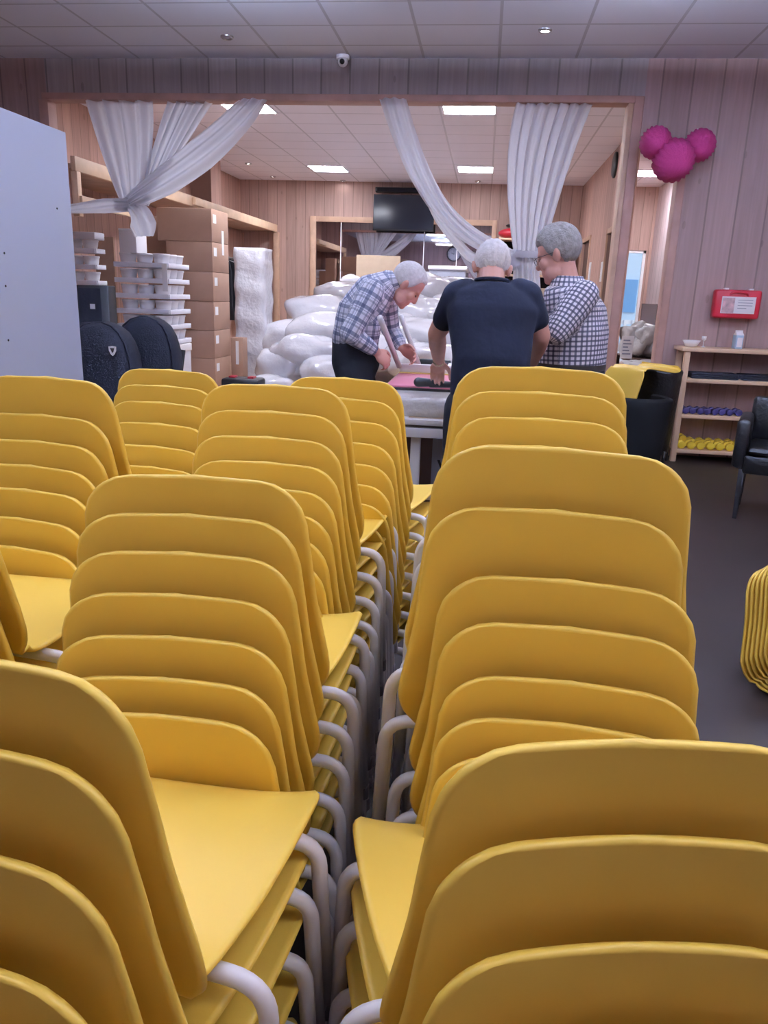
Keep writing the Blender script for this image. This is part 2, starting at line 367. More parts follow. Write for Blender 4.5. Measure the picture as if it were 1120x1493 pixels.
# ceiling lamps and spots
def ceiling_panel(x0, x1, y0, y1, label):
    t = thing('ceiling_light', label, 'ceiling light', ((x0+x1)/2, (y0+y1)/2, ZC), 0, None)
    a, b = (x1-x0)/2, (y1-y0)/2
    MB().box(-a, a, -b, b, -.012, -.006).obj('diffuser', 'lamp', t)
    f = .02
    MB().box(-a-f, -a, -b-f, b+f, -.016, -.001).box(a, a+f, -b-f, b+f, -.016, -.001).box(-a, a, -b-f, -b, -.016, -.001).box(-a, a, b, b+f, -.016, -.001).obj('frame', 'white', t)
ceiling_panel(-.62, -.04, 9.4, 9.96, 'square lit ceiling panel above the gap between the white curtains')
ceiling_panel(-.6, -.03, 13.8, 14.4, 'lit ceiling panel above and to the right of the wall TV')
ceiling_panel(-3.17, -2.58, 13.98, 14.6, 'lit ceiling panel above and to the left of the wall TV')
ceiling_panel(2.2, 2.8, 13.9, 14.5, 'added unseen ceiling panel lighting the passage behind the door post')  # unseen lamp added to brighten the dark passage
ceiling_panel(-3.2, -2.66, 9.4, 10.0, 'lit ceiling panel partly behind the diagonal white curtain')
for i, (x, y) in enumerate([(x, y) for y in (5.1, 2.5, .1) for x in (-1.75, 1.0, 3.3)]):  # unseen panels added to light the hall; their upper faces brighten its ceiling
    t = thing('added_pendant_light', '%s added unseen hanging light panel of the chair hall, counted from the opening' % ORD[i].replace('topmost', 'first'), 'added pendant light', (x, y, 3.33), 0, 'added hanging light panels of the hall')
    MB().box(-.3, .3, -.3, .3, -.014, .0).obj('diffuser', 'added_lamp_hall', t); MB().box(-.3, .3, -.3, .3, .002, .014).obj('added_uplight', 'added_lamp_up', t)
    MB().box(-.32, -.3, -.32, .32, -.02, .02).box(.3, .32, -.32, .32, -.02, .02).box(-.3, .3, -.32, -.3, -.02, .02).box(-.3, .3, .3, .32, -.02, .02).obj('frame', 'white', t)
    MB().tube([(-.31, 0, .02), (0, 0, .1), (.31, 0, .02)], .004, 5).tube([(0, 0, .1), (0, 0, .17)], .004, 5).obj('hanging_cord', 'black', t)
def spot(p, label, lit=True):
    t = thing('ceiling_spotlight', label, 'spotlight', (p.x, p.y, ZC))
    MB().lathe([(.055, -.0), (.055, -.012), (.042, -.02), (.038, -.008), (.038, 0)], n=20, cap=False).obj('trim_ring', 'chrome', t, smooth=True)
    MB().lathe([(.037, -.006), (.025, -.012), (.001, -.014)], n=20).obj('lens', 'spot' if lit else 'chrome', t, smooth=True)
spot(atz(795, 43, ZC), 'lit round spotlight in the near ceiling above the right side of the opening')
spot(atz(331, 53, ZC), 'unlit round spotlight in the near ceiling left of the camera dome', False)
spot(atz(362, 238, ZC), 'small lit spotlight left of the two other ceiling spots by the back wall corner')
spot(atz(398, 257, ZC), 'small lit ceiling spotlight close to the back wall corner')
spot(atz(500, 263, ZC), 'small lit ceiling spotlight left above the wall TV')
spot(atz(697, 264, ZC), 'small lit ceiling spotlight right of the wall TV')
p = at(500, 87, W-.09)
t = thing('security_camera', 'small white dome camera under the ceiling at the header', 'camera', (p.x, W-.09, ZC))
MB().lathe([(.06, 0), (.06, -.03), (.05, -.035)], n=20).obj('mount', 'white', t, smooth='auto')
MB().ell((0, 0, -.05), (.045, .045, .045)).obj('camera_ball', 'white', t, smooth=True)
MB().lathe([(.024, 0), (.02, .012), (.001, .014)], (0, -.036, -.058), M3=Matrix.Rotation(PI/2+.5, 3, 'X')).obj('lens', 'black', t, smooth=True)

# ------------------------------------------------------------------ yellow shell chairs
def shell_parts(floor=False):
    P = [(.162, .348, .243), (.155, .360, .247), (.138, .374, .248), (.092, .379, .246), (.043, .377, .241), (-.005, .373, .234), (-.064, .367, .223), (-.112, .362, .21), (-.156, .360, .198), (-.19, .366, .19), (-.210, .387, .194), (-.219, .421, .215), (-.226, .467, .2225), (-.236, .533, .212), (-.247, .60, .200), (-.257, .667, .193), (-.268, .733, .186), (-.278, .80, .180)]
    P = [np.array(p) for p in P]
    pts = []
    for i in range(len(P)-1):
        p0, p1, p2, p3 = P[max(i-1, 0)], P[i], P[i+1], P[min(i+2, len(P)-1)]
        for k in range(3):
            t = k/3.; pts.append(.5*((2*p1)+(-p0+p2)*t+(2*p0-5*p1+4*p2-p3)*t*t+(-p0+3*p1-3*p2+p3)*t**3))
    pts.append(P[-1]); pts = np.array(pts)
    s = np.concatenate([[0], np.cumsum(np.hypot(*np.diff(pts[:, :2], axis=0).T))])
    # refine rows near both ends for the rounded corners
    L = s[-1]; extra = [.004, .012, .022, L-.004, L-.012, L-.024, L-.038]
    ss = np.unique(np.concatenate([s, extra])); q = np.stack([np.interp(ss, s, pts[:, k]) for k in range(3)], 1)
    us = np.array([-1, -.97, -.9, -.8, -.65, -.45, -.22, 0, .22, .45, .65, .8, .9, .97, 1.])
    n, m = len(ss), len(us); G = np.zeros((n, m, 3)); N = np.zeros((n, m, 3))
    kb = int(np.argmax((q[:, 1] > .38) & (q[:, 0] < -.19)))
    for i in range(n):
        y, z, w = q[i]; r = .07 if ss[i] > L/2 else .06; e = min(ss[i], L-ss[i])
        if e < r: w = w-r+math.sqrt(max(r*r-(r-e)**2, 0))
        a, b = q[max(i-1, 0)], q[min(i+1, n-1)]; t = (b-a)[:2]; t = t/np.hypot(*t)
        nr = np.array([-t[1], t[0]])   # towards the sitter: up on the seat, forward on the back
        if nr[1] < 0 and t[0] < -.5: nr = -nr
        back = max(0., min(1., (ss[i]-.36)/.12)); seat = 1-back
        for j, u in enumerate(us):
            x = u*w; d = (.026*back*(x/.21)**2+.010*seat*(x/.22)**4)
            if back > 0: d += -.010*back*math.exp(-((ss[i]-.58)/.10)**2)*(1-(x/.21)**2)
            G[i, j] = (x, y+nr[0]*d, z+nr[1]*d)
    du = np.gradient(G, axis=1); dv = np.gradient(G, axis=0); N = np.cross(du, dv); N /= np.linalg.norm(N, axis=2, keepdims=True)+1e-9
    if N[5, 7, 2] < 0: N = -N
    h = .0048
    V = np.concatenate([(G+N*h).reshape(-1, 3), (G-N*h).reshape(-1, 3)]); F = []; row = []
    off = n*m
    for i in range(n-1):
        for j in range(m-1):
            a = i*m+j; F.append((a, a+1, a+m+1, a+m)); row.append(i); F.append((off+a, off+a+m, off+a+m+1, off+a+1)); row.append(i)
    loop = [(i, 0) for i in range(n)]+[(n-1, j) for j in range(1, m)]+[(i, m-1) for i in range(n-2, -1, -1)]+[(0, j) for j in range(m-2, 0, -1)]
    mid0 = len(V); cen = G.mean(axis=(0, 1)); mids = []
    for k, (i, j) in enumerate(loop):
        ii = min(max(i, 1), n-2); jj = min(max(j, 1), m-2); o = G[i, j]-G[ii, jj]; o -= N[i, j]*o.dot(N[i, j]); o /= np.linalg.norm(o)+1e-9
        mids.append(G[i, j]+o*.0045)
    V = np.concatenate([V, np.array(mids)]); K = len(loop)
    for k in range(K):
        i, j = loop[k]; i2, j2 = loop[(k+1) % K]; a, b = i*m+j, i2*m+j2; c, d = mid0+k, mid0+(k+1) % K
        F.append((a, c, d, b)); F.append((off+a, off+b, d, c)); row += [min(i, i2)]*2
    if floor: V = V-np.array([0, 0, V[:, 2].min()])
    me = bpy.data.meshes.new('whole'); me.from_pydata(V.tolist(), [], F)
    bm = bmesh.new(); bm.from_mesh(me); bmesh.ops.recalc_face_normals(bm, faces=bm.faces); bm.to_mesh(me); bm.free(); me.update()
    nor = np.array([v.normal[:] for v in me.vertices]); F2 = [tuple(p.vertices) for p in me.polygons]
    out = []
    for nm, sel in (('seat', lambda r: r < kb), ('backrest', lambda r: r >= kb)):
        fs = [f for f, r in zip(F2, row) if sel(r)]; ids = sorted({i for f in fs for i in f}); mp = {a: k for k, a in enumerate(ids)}
        p = bpy.data.meshes.new(nm); p.from_pydata([V[i].tolist() for i in ids], [], [tuple(mp[i] for i in f) for f in fs]); p.shade_smooth()
        p.normals_split_custom_set_from_vertices([nor[i].tolist() for i in ids]); p.materials.append(MT['yellow']); out.append((nm, p))
    bpy.data.meshes.remove(me)
    return out
SH = shell_parts()
def bend_path(p, n=7):
    """polyline with rounded corners"""
    out = [Vector(p[0])]
    for i in range(1, len(p)-1):
        a, b, c = Vector(p[i-1]), Vector(p[i]), Vector(p[i+1]); r = .05
        s = b+(a-b).normalized()*r; e = b+(c-b).normalized()*r
        for k in range(n+1):
            t = k/n; out.append(s*(1-t)**2+b*2*t*(1-t)+e*t*t)
    out.append(Vector(p[-1])); return out
def leg_mesh(sx, fy):
    top = .358 if fy > 0 else .345
    y0, y1 = (.05, .11) if fy > 0 else (-.14, -.165)
    pts = bend_path([(sx*.10, y0, top), (sx*.261, y0+(.03 if fy > 0 else -.02), top), (sx*.272, y1, .012)])
    return MB().tube(pts, .0122, 10).mesh('leg')
LEGM = []
for sx in (-1, 1):
    for fy in (-1, 1):
        me = leg_mesh(sx, fy); me.shade_smooth(); me.materials.append(MT['white_metal'])
        f = MB().lathe([(.0135, 0), (.0135, .03), (.0125, .034)], (sx*.272, .11 if fy > 0 else -.165, 0), 10).mesh('foot'); f.shade_smooth(); f.materials.append(MT['foot'])
        LEGM.append((me, f))
FRM = MB().tube([(-.10, -.14, .345), (-.10, .08, .357)], .011, 8).tube([(.10, -.14, .345), (.10, .08, .357)], .011, 8).tube([(-.10, 0, .350), (.10, 0, .350)], .009, 8).mesh('seat_frame')
FRM.shade_smooth(); FRM.materials.append(MT['white_metal'])
def make_chair(label, group):
    t = thing('stacking_chair', label, 'chair', group=group)
    for nm, me in SH: link(nm, me, None, t)
    for me, f in LEGM:
        l = link('leg', me, None, t); link('foot', f, None, l)
    link('seat_frame', FRM, None, t)
    return t
chair0 = None
STK = [ # name for the label, x, y of the top back edge, yaw, heights of the stacked chairs above the floor
 ('stack at the bottom left corner of the photo', -.466, .589, -.036, .03, [.316, .244, .158, .068, 0]),
 ('second stack left of the aisle', -.460, 1.201, .06, .03, [.344, .285, .229, .167, .106, .048, 0]),
 ('third stack left of the aisle', -.499, 1.86, -.031, .03, [.42, .359, .301, .245, .19, .14, .093, .046, 0]),
 ('fourth stack left of the aisle', -.414, 2.357, -.12, .03, [.391, .333, .271, .212, .154, .10, .05, 0]),
 ('stack at the bottom right corner of the photo', .166, .655, .179, .03, [.256, .174, .082, 0]),
 ('second stack right of the aisle', .128, 1.15, -.05, .025, [.434, .345, .246, .181, .106, .05, 0]),
 ('far stack right of the aisle', .132, 1.757, -.034, .03, [.50, .449, .396, .34, .285, .23, .17, .115, .058, 0]),
 ('near stack cut off by the left edge', -.97, 1.10, 0, .03, [.43, .36, .285, .21, .14, .07, 0]),
 ('middle stack at the left edge by the cabinet', -1.024, 1.733, -.123, .03, [.428, .342, .284, .231, .181, .12, .06, 0]),
 ('far left stack in front of the bags', -.99, 2.391, -.16, .03, [.387, .339, .29, .227, .16, .10, .05, 0]),
]
for nm, x, yb, yaw, dy, zs in STK:
    for k, z in enumerate(zs):
        lab = '%s yellow chair of the %s' % ('bottom' if z == 0 else ORD[k], nm)
        jx = 0 if k == 0 else (k*.0045*(1 if x > 0 else -.6)+random.uniform(-.004, .004))
        if nm == 'second stack right of the aisle': jx = (0, -.008, .034, .045, .056, .05, .05)[k]
        rz = yaw+random.uniform(-.008, .008); loc = Vector((x+jx*.6-.278*math.sin(rz), yb-dy*k+.278*math.cos(rz), z)); rot = (0, 0, rz)
        g = 'yellow chairs in the '+nm
        if chair0 is None: chair0 = make_chair(lab, g); chair0.location = loc; chair0.rotation_euler = rot
        else: dup(chair0, loc, rot, lab, g)
# bare shells
SHF = shell_parts(True)
shell0 = None
def shell(loc, rot, lab, group=None):
    global shell0
    if shell0 is None:
        shell0 = thing('chair_shell', lab, 'chair shell', loc, 0, group); shell0.rotation_euler = rot
        for nm, me in SHF: link(nm, me, None, shell0)
        return shell0
    return dup(shell0, loc, rot, lab, group)
# ------------------------------------------------------------------ bare shells standing nested on the floor at the right
bp = atz(1088, 985, 0)
for k in range(11):
    shell((bp.x+.26+k*.0125, bp.y-.10-k*.009, k*.0125), (0, 0, -2.2), '%s bare yellow seat shell of the nested pile at the right edge of the photo' % ORD[10-k].replace('topmost', 'top'), 'bare yellow shells nested on the floor')
# upholstered tub chairs with a shell lying upside down across them
def tub(name, label, loc, rz, h, m, w=.3):
    t = thing(name, label, 'armchair', loc, rz)
    rings = []
    for z, a, b in ((.09, .80, .80), (.12, .84, .84), (.3, .9, .9), (h-.06, 1.0, 1.0), (h-.015, 1.02, 1.02), (h, .99, .99)):
        rings.append([Vector((w*a*math.cos(q*PI/12), w*.95*b*math.sin(q*PI/12), z)) for q in range(-3, 16)])
    outer = rings
    inner = [[v*1.0 for v in r] for r in rings[::-1]]
    inner = [[Vector((v.x*.76, v.y*.76, max(v.z, .38))) for v in r] for r in inner]
    prof = []
    n = len(outer[0])
    R = outer+[[Vector((v.x*.9, v.y*.9, h+.012)) for v in outer[-1]], [Vector((v.x*.8, v.y*.8, h)) for v in outer[-1]]]+inner[1:]
    mb = MB(); mb.loft(R, cap=False, closed=False)
    # close the two arm fronts
    for j in (0, n-1):
        mb.add([r[j] for r in R], [tuple(range(len(R)))])
    mb.obj('shell_back', m, t, smooth='auto')
    s = MB()
    s.loft([[Vector((w*k*math.cos(q*PI/12), w*.95*k*math.sin(q*PI/12)-(0.02), z)) for q in range(24)] for z, k in ((.14, .74), (.36, .76), (.41, .74), (.425, .66))])
    s.obj('seat_cushion', m, t, smooth='auto')
    for x, y in ((-.17, -.15), (.17, -.15), (-.17, .17), (.17, .17)):
        MB().tube([(x, y, 0), (x, y, .14)], .016, 8).obj('leg', 'black', t, smooth=True)
    return t
c1 = at(938, 620, 6.9); c2 = at(952, 600, 7.42)
tub('tub_chair', 'black upholstered tub chair in front of the doorway, the lower of the two', (c1.x-.09, 6.75, 0), PI+.15, .67, 'velvet', .27)
tub('tub_chair', 'black leather tub chair with a taller shiny back behind the lower tub chair', (c2.x-.02, 7.38, 0), PI-.3, .86, 'leather', .225)
sp = at(930, 530, 7.02)
s = shell((sp.x-.06, 7.02, .905), (PI, 0, PI/2), 'bare yellow seat shell lying upside down over the black tub chairs')
ca, sa = math.cos(.6), math.sin(.6)
s.rotation_euler = Matrix(((-sa, ca, 0), (ca, sa, 0), (0, 0, -1))).to_euler()
sp = at(943, 531, 7.0); s.location = (sp.x, 7.0, .91+.355-.333)
# black dining armchair at the right edge
ac = atz(1075, 738, 0)
t = thing('dining_armchair', 'black leather dining armchair with dark legs at the right edge of the photo', 'armchair', (2.15, 5.60, 0), -.35)
MB().box(-.25, .25, -.25, .25, .33, .46).obj('seat_base', 'leather', t, bevel=.02)
MB().box(-.235, .235, -.26, .2, .46, .52).obj('seat_cushion', 'leather', t, bevel=.03)
MB().box(-.26, .26, .2, .29, .46, .82).obj('backrest', 'leather', t, bevel=.03)
for x in (-1, 1):
    MB().box(x*.28-.045, x*.28+.045, -.24, .26, .36, .70).obj('armrest', 'leather', t, bevel=.03)
    for y in (-.21, .24):
        MB().loft([[Vector((x*.25+a*r, y+b*r, z)) for a, b in ((-1, -1), (1, -1), (1, 1), (-1, 1))] for z, r in ((0, .014), (.36, .023))]).obj('leg', 'black', t, bevel=.003)
tag(MB().ell((2.26, 5.52, .585), (.13, .12, .07)).obj('folded_jacket', 'garment', smooth=True), 'dark bundled jacket lying on the black dining armchair', 'jacket')

# ------------------------------------------------------------------ pine shelf on the right with its contents
SX0, SX1, SY0, SY1 = 1.84, 3.5, 7.45, 7.78
t = thing('pine_shelf', 'open pale pine shelf unit against the board wall under the red case', 'shelf', (SX0, SY0, 0))
SZ = [1.06, .78, .45, .12]
MB().box(-.03, SX1-SX0+.03, -.01, .33, SZ[0]-.035, SZ[0]).obj('top_board', 'wood_light', t, bevel=.004)
for z in SZ[1:]: MB().box(.04, SX1-SX0-.04, 0, .33, z-.035, z).obj('shelf_board', 'wood_light', t, bevel=.004)
for x in (0, SX1-SX0-.05):
    for y in (0, .28): MB().box(x, x+.05, y, y+.05, 0, SZ[0]-.036).obj('post', 'wood_light', t, bevel=.004)
def dumbbell(name, m, loc, L, r, lab, grp, proto=[None, None, None]):
    i = 0 if m == 'yel2' else 1
    if proto[i] is None:
        t = thing(name, lab, 'dumbbell', loc, 0, grp)
        for s in (-1, 1):
            MB().lathe([(r*.6, -.026), (r*.92, -.022), (r, -.012), (r, .012), (r*.92, .022), (r*.6, .026)], (0, s*(L/2-.026), r), 8, M3=Matrix.Rotation(PI/2, 3, 'X')).obj('weight_head', m, t, smooth='auto')
        MB().tube([(0, -L/2+.04, r), (0, L/2-.04, r)], r*.38, 8).obj('grip', m, t, smooth=True)
        proto[i] = t; return t
    return dup(proto[i], loc, None, lab, grp)
NTH = ['first', 'second', 'third', 'fourth', 'fifth', 'sixth', 'seventh', 'eighth', 'ninth', 'tenth']
for k in range(9):
    dumbbell('dumbbell', 'yel2', (SX0+.09+k*.088, SY0+.09, SZ[3]), .15, .039, '%s yellow dumbbell of the front row on the bottom shelf from the post' % NTH[k], 'yellow dumbbells on the bottom shelf')
for k in range(8):
    dumbbell('dumbbell', 'yel2', (SX0+.135+k*.09, SY0+.25, SZ[3]+(.03 if k == 0 else .0)), .13, .039, '%s yellow dumbbell of the rear row on the bottom shelf, from the shelf post' % NTH[k], 'yellow dumbbells on the bottom shelf')
for k in range(8):
    dumbbell('dumbbell', 'purple', (SX0+.085+k*.066+(.02 if k == 7 else 0), SY0+.10+.012*(k % 2), SZ[2]), .16, .0325, '%s dark purple dumbbell on the third shelf board, from the shelf post' % NTH[k], 'purple dumbbells on the third board')
for k, x in enumerate((.10, .56, 1.02)):
    rings = []
    mb = MB()
    for q in range(3):
        mb.box(x, x+.42, .05, .28, SZ[1]+q*.017, SZ[1]+q*.017+.0165)
    o = mb.obj('folded_mat', 'blackfab', None, bevel=.006); o.location = (SX0, SY0, 0)
    tag(o, '%s black folded mat on the second shelf board, from the shelf post' % NTH[k], 'mat', 'black mats on the second board')
p = at(1008, 501, 7.6)
tag(MB().lathe([(.03, 0), (.05, .005), (.082, .06), (.079, .06), (.048, .012), (.001, .010)], (p.x, 7.6, SZ[0]), 28).obj('bowl', 'white', smooth=True), 'white bowl on top of the pine shelf near its left end', 'bowl')
p = at(1026, 500, 7.62)
tag(MB().lathe([(.022, 0), (.02, .004), (.004, .008), (.004, .055), (.02, .07), (.022, .10), (.02, .10), (.018, .072), (.001, .06)], (p.x, 7.62, SZ[0]), 18).obj('stemmed_glass', 'white', smooth=True), 'small pale stemmed cup beside the white bowl', 'cup')
p = at(1075, 503, 7.6)
t = thing('drink_carton', 'pale blue and white drink carton on top of the pine shelf', 'carton', (p.x, 7.6, SZ[0]), .3)
MB().box(-.036, .036, -.03, .03, 0, .12).obj('carton_body', 'blue', t, bevel=.002)
MB().loft([[Vector((x, y, z)) for x, y in ((-.036, -a), (.036, -a), (.036, a), (-.036, a))] for z, a in ((.121, .03), (.15, .004), (.165, .004))]).obj('gable_top', 'white', t)
MB().box(-.026, .026, -.0315, -.0302, .015, .10).obj('carton_label', 'white', t)
# red case hanging on the wall
p0, p1 = at(1044, 422, 7.7), at(1106, 463, 7.7)
cx, cz = (p0.x+p1.x)/2, (p0.z+p1.z)/2
t = thing('first_aid_case', 'red plastic first aid case with a white label hanging on the board wall', 'case', (cx, 7.79, cz))
MB().box(-.205, .205, -.11, 0, -.135, .12).obj('case_body', 'red', t, bevel=.022, seg=3)
MB().box(-.145, .155, -.1125, -.1095, -.09, .06).obj('label_card', 'label', t)
c = MB(); c.box(-.135, -.03, -.1145, -.1122, -.085, .05)
c.obj('label_photo', mat('photo_tint', (206, 176, 180), .7, var=.35, vscale=22), t)
for k in range(4): MB().box(.0, .13 if k != 3 else .08, -.1138, -.1122, .028-k*.024, .033-k*.024).obj('label_text_line', 'grey', t)
MB().tube(bend_path([(-.08, -.105, .075), (-.08, -.118, .10), (.08, -.118, .10), (.08, -.105, .075)]), .011, 8).obj('handle', 'red', t, smooth=True)
for x in (-.11, .11): MB().box(x-.02, x+.02, -.09, -.03, .118, .135).obj('hanging_clip', 'white', t, bevel=.003)
# three paper honeycomb balls
def paper_ball(px, py, Y, r, lab):
    p = at(px, py, Y); t = thing('paper_ball', lab, 'paper ball', p, 0, 'magenta paper balls by the doorway')
    n = 40; mb = MB(); rings = []
    for i in range(13):
        h = -PI/2*.97+PI*.97*i/12
        rings.append([Vector((r*math.cos(h)*(1 if j % 2 else .86)*math.cos(2*PI*j/n), r*math.sin(h), r*math.cos(h)*(1 if j % 2 else .86)*math.sin(2*PI*j/n))) for j in range(n)])
    o = mb.loft(rings).obj('tissue', 'magenta', t, smooth=True); o.rotation_euler = (.5, .3, .4)
    MB().tube([(0, 0, r*.9), (0, 7.79-p.y, r*1.15)], .004, 5).obj('hanging_thread', 'white', t)
paper_ball(956, 208, 7.6, .14, 'small magenta honeycomb paper ball hanging nearest the door post')
paper_ball(982, 234, 7.56, .185, 'large magenta honeycomb paper ball hanging between the two small ones')
paper_ball(1020, 212, 7.62, .14, 'small magenta honeycomb paper ball hanging on the board wall side')

# ------------------------------------------------------------------ things in the passage behind the door post
bx = at(936, 500, 10.6)
t = thing('storage_table', 'low brown table in the passage under the plastic bags', 'table', (2.27, 10.9, 0))
MB().box(-.42, .42, -.45, .45, .70, .74).obj('table_top', 'brownp', t, bevel=.005)
MB().box(-.42, .42, -.452, -.42, .42, .70).obj('front_panel', 'brownp', t)
for x in (-.38, .38):
    for y in (-.4, .4): MB().box(x-.025, x+.025, y-.025, y+.025, 0, .7).obj('leg', 'brownp', t)
def crumple(name, m, c, r, lab, cat, seed, group=None, amp=.22, n=28):
    R = np.random.default_rng(seed); ph = R.uniform(0, 6, (6, 3)); fr = R.uniform(2, 6, (6, 3)); rings = []
    for i in range(n//2+1):
        h = -PI/2+PI*i/(n//2); h = max(min(h, 1.52), -1.52); ring = []
        for j in range(n):
            d = Vector((math.cos(h)*math.cos(2*PI*j/n), math.cos(h)*math.sin(2*PI*j/n), math.sin(h)))
            k = 1+amp*sum(math.sin(fr[q, 0]*d.x+ph[q, 0])*math.sin(fr[q, 1]*d.y+ph[q, 1])*math.sin(fr[q, 2]*d.z+ph[q, 2]) for q in range(6))/1.5
            sq = lambda v: math.copysign(abs(v)**.8, v)
            ring.append(Vector((c[0]+r[0]*sq(d.x)*k, c[1]+r[1]*sq(d.y)*k, c[2]+r[2]*sq(d.z)*k)))
        rings.append(ring)
    return tag(MB().loft(rings).obj(name, m, smooth=True), lab, cat, group)
crumple('plastic_bag', 'film', (1.98, 10.75, .95), (.2, .25, .22), 'large cloudy plastic bag heaped on the passage table near the window', 'bag', 3)
crumple('plastic_bag', 'film', (2.27, 10.7, .90), (.2, .22, .17), 'crumpled cloudy plastic bag on the passage table below the pale panel', 'bag', 5)
crumple('plastic_bag', 'film', (2.1, 10.55, 1.03), (.15, .15, .13), 'small crumpled plastic bag lying on the two others on the passage table', 'bag', 8)
t = thing('display_panel', 'pale panel with a dark strip standing behind the plastic bags', 'panel', (2.33, 11.42, .0))
MB().box(-.17, .08, -.02, .02, .0, 1.42).obj('panel_board', 'paper', t, bevel=.004)
MB().box(.03, .12, -.03, -.021, .92, 1.40).obj('dark_strip', 'brownp', t)
t = thing('price_sign', 'small white printed card standing in front of the plastic bags', 'sign', (1.83, 10.33, .741), .1)
MB().box(-.075, .075, -.004, .004, 0, .28).obj('sign_card', 'label', t)
for k in range(5): MB().box(-.055, .05-.02*(k % 3), -.0062, -.0042, .05+k*.042, .066+k*.042).obj('printed_line', 'grey', t)
crumple('plastic_sheet', 'film', (2.08, 10.0, .70), (.32, .25, .05), 'flat rumpled plastic sheeting on a box in front of the passage table', 'sheet', 9)
MBX = MB().box(1.8, 2.36, 9.75, 10.25, 0, .66).obj('cardboard_box', 'card', None, bevel=.006); tag(MBX, 'cardboard box in the passage under the plastic sheeting', 'box')

# ------------------------------------------------------------------ left: grey cabinet, bags, stacks
t = thing('storage_cabinet', 'tall light grey cabinet cut off by the left edge of the photo', 'cabinet', (-1.645, 2.2, 0))
MB().box(-.6, -.02, -.3, .855, .04, 1.975).obj('cabinet_body', 'cabinet', t, bevel=.003)
MB().box(-.02, 0, -.31, .86, 0, 2.0).obj('side_panel', 'cabinet', t, bevel=.0015)
MB().box(-.61, -.021, -.31, .86, 1.976, 2.0).obj('top_panel', 'cabinet', t, bevel=.0015)
for px, py in ((83, 304), (6, 369), (8, 417), (12, 496)):
    d = ray(px, py); k = -1.645/d.x; q = Vector((0, 0, H))+d*k
    MB().lathe([(.004, 0), (.004, .0012), (.001, .0014)], (0.0002, q.y-2.2, q.z), 10, M3=Matrix.Rotation(PI/2, 3, 'Y')).obj('screw_hole', 'dark', t)
def soft_bag(name, lab, c, w, d, h, lean, m='blackfab', rz=0.):
    t = thing(name, lab, 'bag', c, rz); rings = []
    for z, a in ((0, .80), (.03, .9), (.15, .97), (.4, 1.0), (.62, 1.0), (.76, .95), (.86, .84), (.93, .68), (.975, .45), (1.0, .12)):
        ring = []
        for q in range(28):
            an = 2*PI*q/28; ca, sa = math.cos(an), math.sin(an)
            ring.append(Vector((w*a*math.copysign(abs(ca)**.7, ca)+lean*z, d*math.copysign(abs(sa)**.7, sa)*(.55+.45*a), h*z)))
        rings.append(ring)
    MB().loft(rings).obj('bag_body', m, t, smooth=True)
    seam = []
    for z, a in ((.03, .9), (.15, .97), (.4, 1.0), (.62, 1.0), (.76, .95), (.86, .84), (.93, .68), (.975, .45), (1.0, .1)): seam.append((w*a*.93+lean*z, -d*(.55+.45*a)*.62, h*z))
    s2 = [(2*lean*(p[2]/h)-p[0], p[1], p[2]) for p in seam[::-1]]
    MB().tube(seam+s2, .011, 6).obj('piping', m, t, smooth=True)
    return t
b1 = at(163, 560, 6.3)
t = soft_bag('instrument_bag', 'big black padded bag with a white shield badge behind the grey cabinet', (b1.x-.02, 6.3, 0), .30, .2, 1.13, -.03)
q = at(163, 512, 6.08); lx, lz = q.x-(b1.x-.02), q.z
t2 = MB().loft([[Vector((lx+x*.032, -.203-y, lz+z*.036)) for x, z in ((-1, 1), (0, 1.15), (1, 1), (.95, .1), (.5, -.7), (0, -1.1), (-.5, -.7), (-.95, .1))] for y in (0, .008)]).obj('shield_badge', 'white', t)
MB().loft([[Vector((lx+x*.018, -.2115-y, lz+z*.02+.004)) for x, z in ((-1, 1), (1, 1), (.6, -.4), (0, -1))] for y in (0, .002)]).obj('badge_emblem', 'black', t2)
soft_bag('instrument_bag', 'black padded bag standing close behind the one with the shield badge', (b1.x+.14, 6.78, 0), .29, .2, 1.17, .0)
soft_bag('instrument_bag', 'dark padded bag half hidden between the grey cabinet and the badged bag', (b1.x-.42, 6.75, 0), .3, .2, 1.10, .06)
q0, q1 = at(112, 415, 7.6), at(157, 418, 7.6)
t = thing('loudspeaker', 'tall black loudspeaker standing behind the padded bags', 'speaker', ((q0.x+q1.x)/2, 7.68, 0), .15)
MB().box(-.16, .16, -.12, .12, 0, q0.z).obj('speaker_cabinet', 'black', t, bevel=.015)
MB().box(-.14, .08, -.128, -.121, .06, q0.z-.03).obj('speaker_grille', 'blackfab', t)
MB().box(-.03, .02, -.1315, -.1285, q0.z-.23, q0.z-.18).obj('badge', 'label', t)
q0 = at(236, 530, 7.2)
t = thing('black_board', 'small black board leaning in front of the white trays', 'board', (q0.x, 7.2, 0), -.1)
Mx = Matrix.Rotation(.1, 4, 'Y') @ Matrix.Rotation(-.15, 4, 'X')
MB().box(-.12, .10, -.01, .01, .02, .87, Mx).obj('board_panel', 'black', t, bevel=.003)
MB().box(-.14, .14, -.14, .14, 0, .02).obj('board_foot', 'black', t)
